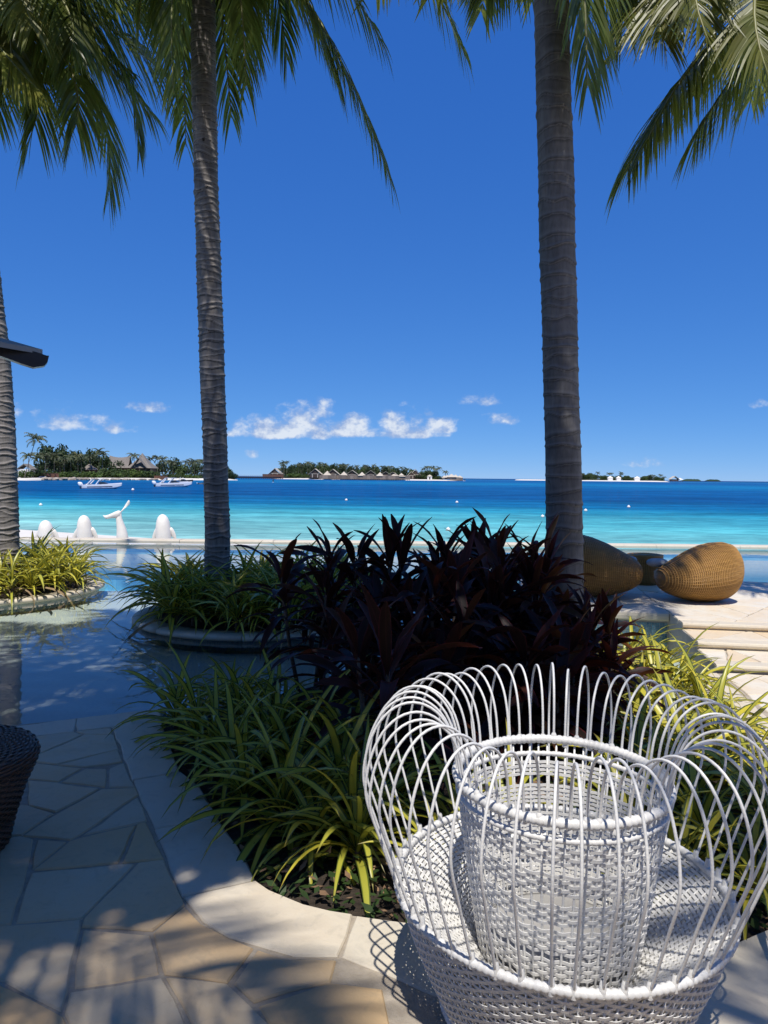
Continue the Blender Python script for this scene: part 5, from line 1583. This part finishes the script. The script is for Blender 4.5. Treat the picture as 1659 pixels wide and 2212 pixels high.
# paddler on a board far out
def paddler():
    p = sea_at(590, 1042)
    t = empty('paddle_board', p); tag(t, 'white paddle board on the water before the wooden jetty', 'paddle board')
    m = MB(); rows = []
    for q in np.linspace(-1, 1, 11):
        w = .42 * max(.03, 1 - abs(q) ** 2.6); rows.append([(w * math.cos(a), q * 1.7, .04 + .09 * math.sin(a)) for a in np.linspace(0, 2 * math.pi, 8, endpoint=False)])
    m.grid(rows, True, True, True); m.build('board', HULLW, t)
    h = bpy.data.meshes.new('person')
    J = [(0, 0, .62), (0, 0, .9), (0, .02, 1.15), (0, .03, 1.32), (0, .04, 1.42), (-.19, .02, 1.22), (-.34, .14, 1.0), (-.2, .34, .95), (.19, .02, 1.22), (.34, .16, .98), (.2, .36, .90), (-.14, .2, .5), (-.16, -.1, .16), (.14, .2, .5), (.16, -.1, .16)]
    Ed = [(0, 1), (1, 2), (2, 3), (3, 4), (2, 5), (5, 6), (6, 7), (2, 8), (8, 9), (9, 10), (0, 11), (11, 12), (0, 13), (13, 14)]
    h.from_pydata(J, Ed, []); h.materials.append(BLACKG)
    o = bpy.data.objects.new('person', h); COL.objects.link(o); o.location = p
    tag(o, 'person in dark clothes kneeling upright on the far paddle board', 'person')
    sm = o.modifiers.new('skin', 'SKIN'); rad = [.17, .16, .17, .07, .12, .07, .05, .045, .07, .05, .045, .1, .07, .1, .07]
    for i, v in enumerate(h.skin_vertices[0].data): v.radius = (rad[i], rad[i]); v.use_root = (i == 0)
    o.modifiers.new('sub', 'SUBSURF').levels = 1
paddler()

# ------------------------------------------------------------------ far islands
def tree_variants():
    out = []
    for k in range(5):
        rg = random.Random(300 + k)
        bl = [(rg.uniform(-.28, .28), rg.uniform(-.28, .28), rg.uniform(.45, .8), rg.uniform(.2, .32), .8) for _ in range(9)]
        bl += [(rg.uniform(-.38, .38), rg.uniform(-.38, .38), rg.uniform(.15, .5), rg.uniform(.18, .28), .8) for _ in range(7)]
        c = leaf_cloud(bl, 950, .135, rg)
        tm = MB(); tm.tube([(0, 0, -.02), (.01, 0, .3), (0, .01, .6)], [.035, .028, .012], 7)
        for j in range(4):
            a = j * 1.6; tm.tube([(0, 0, .3), (.1 * math.cos(a), .1 * math.sin(a), .48), (.2 * math.cos(a), .2 * math.sin(a), .66)], [.016, .011, .005], 5)
        out.append((c, tm.mesh('trunk', FARTRUNK)))
    return out
TV = [([c.mesh('crown', f, False) for f in FOL], tm) for c, tm in tree_variants()]
def bush_variants():
    out = []
    for k in range(3):
        rg = random.Random(400 + k)
        bl = [(rg.uniform(-.8, .8), rg.uniform(-.3, .3), rg.uniform(.15, .6), rg.uniform(.22, .4), .8) for _ in range(14)]
        c = leaf_cloud(bl, 800, .17, rg, 1.0); out.append([c.mesh('foliage', f, False) for f in FOL])
    return out
BV = bush_variants()
def palm_variants():
    out = []
    for k in range(4):
        rg = random.Random(500 + k); m = MB(); nf = 17
        for i in range(nf):
            az = 2 * math.pi * i / nf + rg.uniform(-.2, .2); el = rg.choice([1.1, .75, .45, .15, -.2]) + rg.uniform(-.12, .12); L = rg.uniform(.30, .40)
            h = np.array([math.cos(az), math.sin(az), 0]); s = np.array([-math.sin(az), math.cos(az), 0]); pos = np.array([0, 0, 1.0])
            prev = None
            for j in range(8):
                q = j / 7; e2 = el - 1.5 * q ** 1.2; d = h * math.cos(e2) + np.array([0, 0, math.sin(e2)])
                nxt = pos + d * L / 7
                if j >= 1:
                    for sd in (-1, 1):
                        tipl = pos + s * sd * .075 * (1 - .5 * q) + d * .035 - np.array([0, 0, .055 * (1.1 - q * .5)])
                        m.add([pos, nxt, tipl + d * .012, tipl], [(0, 1, 2, 3)])
                pos = nxt
        lean = rg.uniform(-.06, .06)
        tm = MB(); tm.tube([(-lean * 1.5, 0, -.02), (-lean * .9, 0, .4), (-lean * .3, 0, .75), (0, 0, 1.0)], [.017, .013, .011, .009], 7)
        out.append((m.mesh('crown', FARPALM, False), tm.mesh('trunk', FARTRUNK)))
    return out
PVR = palm_variants()
rng = random.Random(31)
def at(px, d, z=SEAZ):
    x = ray(px, 1034).x / ray(px, 1034).y * d
    return Vector((x, d, z))
def hz(px): return 1031.4 + (px - 829.5) * math.tan(R(.6))
def top_h(px, py, d): return P(px, py, y=d).z - SEAZ
def far_tree(px, py, d, w, tone, label, group):
    H = top_h(px, py, d); b = at(px, d, SEAZ + .3); W = w * d / FPX
    t = empty('broadleaf_tree', b, rng.uniform(0, 6.28)); tag(t, label, 'tree', group)
    v = rng.choice(TV)
    inst('crown', v[0][tone], t, sc=(W, W, H)); inst('trunk', v[1], t, sc=(W, W, H))
def far_palm(px, py, d, label, group, lean=0.0, span=1.0):
    H = top_h(px, py, d) * .92; b = at(px, d, SEAZ + .3)
    t = empty('far_coconut_palm', b, rng.uniform(0, 6.28)); tag(t, label, 'palm tree', group)
    v = rng.choice(PVR); K = span * 11.5
    c = inst('crown', v[0], t, sc=(K, K, K), loc=(0, 0, H - K)); tr = inst('trunk', v[1], t, sc=(K * .9, K * .9, H))
    if lean:
        t.rotation_euler = (0, math.atan(lean), 0)
    return t
def bush(px, py, d, w, tone, label, group):
    H = top_h(px, py, d); b = at(px, d, SEAZ + .2); W = w * d / FPX
    t = empty('shrub', b, rng.uniform(-.4, .4)); tag(t, label, 'shrub', group)
    inst('foliage', rng.choice(BV)[tone], t, sc=(W * .62, W * .8, H))
def island(name, pts, h, mat):
    """low ground: outline points, sloping at its edge"""
    c = sum((Vector(p) for p in pts), Vector((0, 0))) / len(pts)
    m = MB(); rows = []
    for s, z in ((1.06, SEAZ - .5), (1.0, SEAZ + .12), (.93, SEAZ + h * .75), (.75, SEAZ + h)):
        rows.append([(c.x + (p[0] - c.x) * s, c.y + (p[1] - c.y) * s, z) for p in pts])
    m.grid(rows, True, False, True)
    return tag(m.build(name, mat), kind='structure')
def xd(px, d): return (at(px, d).x, d)
def ld(px): return 318 + max(0, px - 50) * .33      # shore of the left island runs away to the right
island('left_island_ground', [xd(22, 306), xd(60, 300), xd(95, 314), xd(205, 356), xd(340, 405), xd(440, 438), xd(512, 470), xd(510, 540), xd(330, 520), xd(60, 430), xd(10, 400)], 1.1, SAND)
GL = 'trees on the near left island'
for px, py, w, tone in ((104, 961, 46, 0), (142, 960, 44, 0), (186, 963, 42, 0), (122, 972, 40, 1), (165, 974, 40, 0), (210, 975, 36, 0), (228, 985, 34, 1), (262, 996, 30, 0), (345, 990, 34, 0), (375, 989, 40, 0), (398, 1000, 34, 1), (425, 1000, 30, 0),
                        (446, 1003, 34, 0), (470, 1003, 34, 0), (496, 1006, 24, 0), (84, 1000, 34, 1), (150, 995, 40, 1), (190, 996, 36, 1)):
    far_tree(px, py, ld(px) + rng.uniform(25, 55), w, tone, 'dense green tree on the near left island', GL)
far_palm(52, 940, 322, 'tallest lone palm leaning over the beach of the left island', 'palms on the left island', lean=.30, span=1.25)
far_palm(62, 984, 330, 'short palm under the tallest leaning palm', 'palms on the left island', span=1.0)
for px, py in ((82, 988), (98, 982), (118, 985), (140, 990), (152, 985), (168, 980), (176, 992), (196, 984), (214, 972), (222, 978), (130, 1002), (290, 980), (326, 990), (340, 988), (352, 990), (363, 995), (372, 998), (404, 997), (412, 996), (420, 995), (432, 993), (438, 996)):
    far_palm(px, py, ld(px) + rng.uniform(6, 24), 'green palm among the trees of the left island', 'palms on the left island', span=rng.uniform(.8, 1.0))
for px, py, w, tone in ((48, 1012, 34, 2), (72, 1010, 38, 1), (100, 1012, 36, 1), (136, 1016, 40, 2), (165, 1015, 44, 2), (195, 1015, 44, 2), (225, 1006, 40, 1), (252, 1010, 40, 1), (280, 1010, 44, 2), (305, 1010, 40, 1), (325, 1013, 34, 1), (240, 1018, 50, 2), (290, 1019, 60, 1), (375, 1022, 40, 1), (405, 1023, 40, 2), (435, 1024, 36, 1), (465, 1018, 36, 0), (492, 1016, 30, 0), (503, 1021, 18, 0)):
    bush(px, py, ld(px) + 8, w, tone, 'clipped green shrub along the shore of the left island', 'shrubs on the left island shore')
# shore rocks, one by one
rk = []
for k in range(3):
    rg = random.Random(600 + k); m = MB()
    m.grid([[((math.cos(a) * r + rg.uniform(-.12, .12)), (math.sin(a) * r + rg.uniform(-.12, .12)), z + rg.uniform(-.08, .08)) for a in np.linspace(0, 6.283, 7, endpoint=False)] for r, z in ((.8, -.4), (1.0, .1), (.75, .5), (.25, .68))], True, True, True)
    rk.append(m.mesh('shore_rock', ROCK, False))
for i in range(110):
    px = rng.uniform(92, 205) if i < 70 else rng.uniform(205, 340)
    d = (314 + (px - 95) * .385 if px < 205 else 356 + (px - 205) * .363) - rng.uniform(-1, 4.5)
    s = rng.uniform(.5, 1.25); z = SEAZ + rng.uniform(.0, .7) * (1 if px < 205 else .6)
    o = inst('shore_rock', rng.choice(rk), None, at(px, d, z), (0, 0, rng.uniform(0, 6)), (s * 1.5, s, s))
    tag(o, 'tan boulder in the rock bank along the left island', 'rock', 'rocks along the left island')

def gable_roof(m, w, d, h, z, ov=.0, curve=0.0, n=7):
    """ridge along y"""
    for s in (-1, 1):
        rows = []
        for i in range(n):
            q = i / (n - 1); x = s * (w / 2 + ov) * q; zz = z + h * (1 - q) - curve * math.sin(q * math.pi)
            rows.append([(x, -d / 2 - ov * .6, zz), (x, 0, zz), (x, d / 2 + ov * .6, zz)])
        m.grid(rows); m.grid([[(v[0], v[1], v[2] - .28) for v in r] for r in rows])
        m.grid([[rows[i][0] for i in range(n)], [(rows[i][0][0], rows[i][0][1], rows[i][0][2] - .28) for i in range(n)]])
        m.grid([[rows[i][2] for i in range(n)], [(rows[i][2][0], rows[i][2][1], rows[i][2][2] - .28) for i in range(n)]])
def pyramid_roof(m, w, d, h, z, curve=0.0, n=6):
    rows = []
    for i in range(n):
        q = 1 - i / (n - 1); zz = z + h * (1 - q) - curve * math.sin(q * math.pi)
        q = max(q, .015); rows.append([(-w / 2 * q, -d / 2 * q, zz), (0, -d / 2 * q, zz), (w / 2 * q, -d / 2 * q, zz), (w / 2 * q, 0, zz), (w / 2 * q, d / 2 * q, zz), (0, d / 2 * q, zz), (-w / 2 * q, d / 2 * q, zz), (-w / 2 * q, 0, zz)])
    m.grid(rows, True, True, True)
# big thatched house: saddle roof at left, tall hip with a front gable at right
d = 424; u = d / FPX
t = empty('thatched_house', at(284, d, SEAZ + 1)); tag(t, 'large house with two grey thatched roofs on the left island', 'house'); off = Vector(t.location)
ev = P(284, 1011, y=d).z
m = MB()
x0, x1 = at(236, d).x, at(281, d).x
rows = []
for i in range(9):
    q = i / 8; rows.append([])
    for s, zz in ((-1, ev), (-.5, ev + 2.7), (0, P(258, 988, y=d).z + 1.1 * (2 * q - 1) ** 2), (.5, ev + 2.7), (1, ev)):
        rows[-1].append((x0 + (x1 - x0) * q, d + 1 + s * 5.2, zz))
m.grid(rows); m.build('saddle_roof', THATCH, t, False, off)
m = MB(); pyramid_roof(m, 56 * u, 13, P(306, 979, y=d).z - ev, ev, .8); o = m.build('hip_roof', THATCH, t, False); o.location = Vector((at(308, d).x, d, 0)) - off
m = MB(); gable_roof(m, 34 * u, 3, P(306, 989, y=d).z - ev - .2, ev + .1, .2, .3); o = m.build('front_gable', THATCH, t, False); o.location = Vector((at(309, d).x, d - 6, 0)) - off
m = MB(); m.box(((x0 + x1) / 2, d + 1, (ev + SEAZ + 1) / 2), (x1 - x0 - 1.2, 8.4, ev - SEAZ - 1)); m.box((at(308, d).x, d, (ev + SEAZ + 1) / 2), (46 * u, 10.5, ev - SEAZ - 1)); m.build('wall', DARKWOOD, t, False, off)
for px in (283, 296, 309, 322, 333):
    m = MB(); m.box((at(px, d).x, d - 5.9, (ev + SEAZ + 1) / 2), (.28, .28, ev - SEAZ - 1)); m.build('column', GREYWOOD, t, False, off)
d = 392; u = d / FPX
t = empty('thatched_hut', at(193, d, SEAZ + 1)); tag(t, 'small grey thatched hut left of the large thatched house', 'hut'); off = Vector(t.location)
ev = P(193, 1015, y=d).z
m = MB(); pyramid_roof(m, 36 * u, 7, P(193, 1002, y=d).z - ev, ev, .2); o = m.build('roof', THATCH, t, False); o.location = Vector((at(193, d).x, d, 0)) - off
m = MB(); m.box((at(193, d).x, d, (ev + SEAZ + 1) / 2), (28 * u, 5.4, ev - SEAZ - 1)); m.build('wall', DARKWOOD, t, False, off)
# brown screen wall, umbrella-like awning and landing deck
def boards(name, cat, label, px0, px1, py0, d, mat, nb_, posts=True, zb=SEAZ + .3):
    t = empty(name, at((px0 + px1) / 2, d, zb)); tag(t, label, cat); off = Vector(t.location)
    a, b = at(px0, d), at(px1, d); zt = P((px0 + px1) / 2, py0, y=d).z
    for i in range(nb_):
        xa = a.x + (b.x - a.x) * i / nb_; xb = a.x + (b.x - a.x) * (i + 1) / nb_
        m = MB(); m.box(((xa + xb) / 2, d + (.04 if i % 2 else 0), (zt + zb) / 2), (xb - xa - .06, .25, zt - zb + (.1 if i % 3 == 0 else 0))); m.build('panel', mat, t, False, off)
    m = MB(); m.box(((a.x + b.x) / 2, d, zt + .12), (b.x - a.x + .3, .4, .12)); m.build('top_rail', mat, t, False, off)
    return t
boards('timber_screen', 'fence', 'red brown timber screen behind the beach of the left island', 83, 127, 1023, 334, REDWOOD, 14)
t = boards('landing_deck', 'deck', 'red brown timber landing deck right of the large thatched house', 333, 362, 1028, 408, REDWOOD, 9, zb=SEAZ + .1)
m = MB(); dd_ = 330; a = at(83, dd_); b = at(103, dd_); z1 = P(93, 1029, y=dd_).z
m.grid([[(a.x, dd_ - 2, z1 - 1.1), (a.x + .6, dd_, z1), (a.x, dd_ + 2, z1 - 1.1)], [(b.x, dd_ - 2, z1 - 1.1), (b.x - .6, dd_, z1), (b.x, dd_ + 2, z1 - 1.1)]])
t = empty('beach_shelter', at(93, dd_, SEAZ + .6)); tag(t, 'low grey canvas shelter in front of the timber screen', 'shelter'); off = Vector(t.location)
m.build('canvas', GREYP, t, False, off)
for px in (84, 102):
    k = MB(); k.box((at(px, dd_).x, dd_ - 1.8, (z1 - 1.1 + SEAZ + .5) / 2), (.12, .12, z1 - 1.1 - SEAZ - .5)); k.build('pole', DARKWOOD, t, False, off)
# white gable house among the trees at the far left
d = 350
t = empty('white_house', at(56, d, SEAZ + 1)); tag(t, 'white gabled house half hidden behind the short palm at far left', 'house'); off = Vector(t.location)
m = MB(); m.box((at(58, d).x, d, SEAZ + 3), (6, 5, 4)); m.build('wall', WHITEW, t, False, off)
m = MB(); gable_roof(m, 6.4, 5.6, 2.6, 0, .4); o = m.build('roof', THATCH, t, False); o.location = Vector((at(58, d).x, d, SEAZ + 5)) - off

# ---- middle island with villas over the water
D2 = 780
island('middle_island_ground', [xd(600, 772), xd(690, 764), xd(900, 770), xd(1005, 790), xd(1000, 850), xd(860, 900), xd(640, 880), xd(590, 820)], 1.2, SAND)
GM = 'trees on the middle island'
for i in range(34):
    px = 612 + i * 8.7 + rng.uniform(-3, 3)
    tpy = np.interp(px, [610, 640, 700, 760, 830, 890, 920], [1006, 1000, 1001, 1004, 1008, 1012, 1019]) + rng.uniform(-2, 3)
    far_tree(px, tpy, D2 + rng.uniform(45, 85), 20, rng.choice([0, 0, 1]), 'dark green tree behind the villas of the middle island', GM)
for px, py in ((921, 1016), (931, 1013), (940, 1015), (913, 1018)):
    far_tree(px, py, D2 + 22, 18, 1, 'green tree among palms near the middle island point', GM)
for px, py in ((608, 999), (614, 996), (620, 995), (612, 1004), (645, 1001), (652, 1004), (664, 998), (670, 1000), (690, 1000), (700, 1002), (735, 1003), (748, 1003), (770, 1005), (790, 1006), (808, 1003), (826, 1008), (843, 1009), (866, 1010), (880, 1012), (915, 1013), (922, 1009), (928, 1007), (935, 1008), (941, 1012), (948, 1009), (962, 1018), (605, 1012)):
    far_palm(px, py, D2 + rng.uniform(14, 40), 'small palm on the middle island', 'palms on the middle island', span=rng.uniform(.85, 1.1))
for px, py, w, tone in ((622, 1026, 26, 2), (636, 1020, 30, 2), (652, 1022, 24, 2), (668, 1025, 26, 1), (680, 1027, 20, 2), (600, 1020, 20, 1), (896, 1022, 26, 0), (908, 1020, 26, 1), (922, 1022, 26, 1), (938, 1024, 24, 1), (700, 1016, 26, 0), (740, 1016, 30, 0), (780, 1017, 30, 0), (815, 1018, 26, 0), (950, 1027, 20, 1)):
    bush(px, py, D2 + (2 if tone == 2 else 18), w, tone, 'bright green shrub on the shore of the middle island', 'shrubs on the middle island')
def villa(px, apy, hw, d, label, group, pyr=False, rm=PALETHATCH):
    u = d / FPX; b = at(px, d, SEAZ + 1.8)
    t = empty('water_villa' if not pyr else 'pyramid_hut', b, 0.0); tag(t, label, 'villa' if not pyr else 'hut', group)
    H = P(px, apy, y=d).z - b.z; W = 2 * hw * u
    if pyr:
        m = MB(); pyramid_roof(m, W, W, H * .62, H * .38); m.build('roof', rm, t, False)
        m = MB(); m.box((0, 0, H * .19), (W * .8, W * .8, H * .38)); m.build('wall', GREYWOOD, t, False)
    else:
        m = MB(); gable_roof(m, W, W * 1.2, H * .62, H * .36, .5); m.build('roof', rm, t, False)
        m = MB(); m.box((0, 0, H * .2), (W * .8, W * 1.1, H * .4)); m.add([(-W * .4, -W * .55, H * .4), (W * .4, -W * .55, H * .4), (0, -W * .55, H * .86)], [(0, 1, 2)]); m.build('wall', DARKWOOD, t, False)
        m = MB()
        for s in (-1, 1): m.box((s * W * .2, -W * .56, H * .22), (W * .06, .1, H * .4))
        m.box((0, -W * .56, H * .42), (W * .8, .1, H * .05)); m.build('window_frame', PALETHATCH, t, False)
    return t
for px, py in ((682, 1012), (720, 1013), (761, 1015), (801, 1015.5), (833, 1018), (848, 1019)):
    villa(px, py, 14, 772, 'gabled villa with dark front behind the timber wall', 'gabled water villas')
for px, py in ((707, 1017), (743, 1018.5), (782, 1019.5), (821, 1020), (853, 1021), (867, 1022)):
    villa(px, py, 9, 766, 'small hut with pale pyramid roof between the gabled villas', 'pyramid roofed huts', True)
villa(596, 1011, 13, 800, 'pale gabled house at the left end of the middle island by the jetty', None)
villa(897, 1013, 11, 800, 'pale gabled house among trees right of the villa row', None)
villa(888, 1018, 8, 795, 'lower pale roofed house at the right end of the villa row', None)
# long timber wall in sections, on piles
xs_ = [690, 727, 731, 748, 764, 784, 792, 808, 826, 846, 862, 886]
t = empty('timber_deck_wall', at(788, 760, SEAZ)); tag(t, 'long weathered timber wall on piles along the villa row', 'wall'); off = Vector(t.location)
for i in range(len(xs_) - 1):
    a, b = at(xs_[i], 760), at(xs_[i + 1], 760); dy = (0, 2.5, -1.5)[i % 3]
    zt = P(xs_[i], 1026 + (1 if i > 5 else 0) + .5 * (i % 2), y=760).z
    nseg = max(1, int((xs_[i + 1] - xs_[i]) / 6))
    for k in range(nseg):
        xa = a.x + (b.x - a.x) * k / nseg; xb = a.x + (b.x - a.x) * (k + 1) / nseg
        m = MB(); m.box(((xa + xb) / 2, 760 + dy, (zt + SEAZ + .7) / 2), (xb - xa - .08, .5, zt - SEAZ - .7)); m.build('panel', GREYWOOD, t, False, off)
for i in range(40):
    m = MB(); m.box((at(692 + i * 4.95, 761).x, 762, SEAZ + .2), (.35, .35, 1.4)); m.build('pile', DARKWOOD, t, False, off)
# jetty
t = empty('jetty', at(545, 700, SEAZ)); tag(t, 'red brown wooden jetty on posts between the left and middle islands', 'jetty'); off = Vector(t.location)
a, b = at(503, 640), at(612, 762)
def jl(q, z): return Vector((a.x + (b.x - a.x) * q, a.y + (b.y - a.y) * q, z))
zt = P(540, 1029.5, y=700).z
m = MB(); m.beam(jl(0, zt - .6), jl(1, zt - .6), 3, 1.3); m.build('walkway', REDWOOD, t, False, off)
m = MB(); m.beam(jl(0, zt + 1.15), jl(.58, zt + 1.15), .12, .12)
m.build('handrail', GREYWOOD, t, False, off)
for i in range(30):
    m = MB(); m.box(jl(i / 29, zt + .55), (.12, .12, 1.2)); m.build('rail_post', GREYWOOD, t, False, off)
for i in range(24):
    m = MB(); p0 = jl((i + .5) / 24, 0); m.box((p0.x, p0.y, (zt - 1 + SEAZ - .6) / 2), (.5, .5, zt - 1 - SEAZ + .6)); m.build('pile', DARKWOOD, t, False, off)
boards('jetty_house', 'shed', 'brown timber arrival shed at the island end of the jetty', 567, 612, 1024.5, 752, REDWOOD, 12, zb=SEAZ + .6)
# right end: white roofs on the point
for px, py, hw in ((960, 1027, 6), (966, 1026, 6), (975, 1023.5, 10), (984, 1025, 8), (993, 1027, 7)):
    villa(px, py, hw, 790, 'cream roofed beach pavilion on the right point of the middle island', 'cream pavilions', True)
boards('point_terrace', 'deck', 'low brown terrace under the cream pavilions at the point', 972, 1000, 1032, 786, GREYWOOD, 8)
o = inst('marker_post', MB().mesh('x', None)); bpy.data.objects.remove(o)
m = MB(); q = at(1004, 790, SEAZ - .5); m.tube([q, q + Vector((0, 0, 2.4))], [.35, .3], 8); m.tube([q + Vector((0, 0, 2.4)), q + Vector((0, 0, 3.2))], [.6, .05], 8)
tag(m.build('marker_post', DARKWOOD), 'dark marker post standing in the water off the right point', 'post')
q = at(932, 786, SEAZ + .6)
for i, px in enumerate((886 + 8, 930, 937)):
    pass
t = empty('white_cabin', at(928, 788, SEAZ + .8)); tag(t, 'small white cabin under the palms near the right point of the middle island', 'cabin')
m = MB(); m.box((0, 0, 2), (5, 4, 3.4)); m.build('wall', WHITEW, t, False); m = MB(); pyramid_roof(m, 6, 5, 2, 3.7); m.build('roof', PALETHATCH, t, False)
m = MB(); m.box((0, -2.02, 1.6), (1.6, .1, 2.4)); m.build('door', DARKWOOD, t, False)

# ---- right island, far off
D3 = 1450
island('right_island_ground', [xd(1240, 1430), xd(1330, 1400), xd(1445, 1300), xd(1446, 1340), xd(1440, 1480), xd(1330, 1520), xd(1240, 1500)], 1.9, SAND)
island('sand_spit', [xd(1112, 1500), xd(1135, 1480), xd(1185, 1490), xd(1200, 1510), xd(1160, 1540), xd(1115, 1530)], 2.0, SAND)
GR = 'trees on the far right island'
for i in range(26):
    px = 1256 + i * 6.9 + rng.uniform(-2, 2)
    tpy = hz(px) + np.interp(px, [1256, 1275, 1300, 1340, 1380, 1410, 1430], [-13, -15, -9, -10, -8, -12, -7]) + rng.uniform(-1, 2)
    far_tree(px, tpy, D3 + rng.uniform(5, 30), 15, rng.choice([0, 1, 1]), 'tree on the far right island', GR)
for px, py in ((1258, 1022), (1291, 1021), (1314, 1023), (1320, 1023), (1341, 1020), (1342, 1023), (1405, 1026), (1412, 1027), (1427, 1025), (1434, 1032)):
    far_palm(px, py, D3 + rng.uniform(-15, 20), 'tiny palm on the far right island', 'palms on the right island', span=1.35)
for px, w in ((1318, 9), (1336, 8), (1376, 10)):
    t = empty('white_villa', at(px, D3 - 20, SEAZ + 1.5)); tag(t, 'white villa among the trees of the far right island', 'villa', 'white villas on the right island')
    m = MB(); m.box((0, 0, 2.5), (w, 6, 5)); m.build('wall', WHITEW, t, False); m = MB(); pyramid_roof(m, w * 1.2, 7, 4, 5); m.build('roof', WHITEP, t, False)
t = empty('stilt_restaurant', at(1456, 1380, SEAZ)); tag(t, 'pale roofed house on stilts at the right tip of the right island', 'house')
m = MB(); gable_roof(m, 17, 12, 6, 5.2, .5); m.build('roof', PALETHATCH, t, False)
m = MB(); m.box((0, 0, 3.7), (14, 9, 3)); m.build('wall', DARKWOOD, t, False)
m = MB(); pyramid_roof(m, 11, 9, 3.4, 4.6); o = m.build('side_roof', WHITEP, t, False); o.location = (11, 0, 0)
m = MB(); m.box((3, 0, 2.0), (25, 10, .5)); m.build('platform', GREYWOOD, t, False)
for i in range(8):
    m = MB(); m.box((-8 + i * 3.2, -4.5, .7), (.5, .5, 2.6)); m.build('pile', DARKWOOD, t, False)
for a, b, d in ((1474, 1514, 4200), (1525, 1556, 4600)):
    t = empty('distant_islet', at((a + b) / 2, d, SEAZ)); tag(t, 'faint low wooded islet on the horizon at the right, ' + ('nearer the stilt house' if a < 1500 else 'farther right'), 'islet'); off = Vector(t.location)
    m = MB(); xa, xb = at(a, d).x, at(b, d).x
    m.grid([[(xa + (xb - xa) * q, d - 30, 0 - 2), (xa + (xb - xa) * q, d, (11 * max(0.05, 1 - abs(2 * q - 1) ** 6) + rng.uniform(-1.2, 1.2))), (xa + (xb - xa) * q, d + 60, -2)] for q in np.linspace(0, 1, 40)])
    m.build('woodland', FOL[0], t, True, off)

# ------------------------------------------------------------------ labels: tell alike things apart by their place
def ordinal(n):
    tens = {2: 'twenty', 3: 'thirty', 4: 'forty'}
    if n < 20: return (ORD[:19])[n - 1]
    t_, u_ = divmod(n, 10)
    return (tens[t_][:-1] + 'ieth') if u_ == 0 else tens[t_] + '-' + ORD[u_ - 1]
def spread_labels():
    g = {}
    for o in scene.objects:
        if o.parent is None and 'label' in o.keys() and 'category' in o.keys(): g.setdefault(o['label'], []).append(o)
    for lab, l in g.items():
        if 1 < len(l) <= 45 and len(lab.split()) <= 12:
            for i, o in enumerate(sorted(l, key=lambda q: q.location.x / max(.5, q.location.y))):
                o['label'] = lab + ', %s from left' % ordinal(i + 1)
spread_labels()
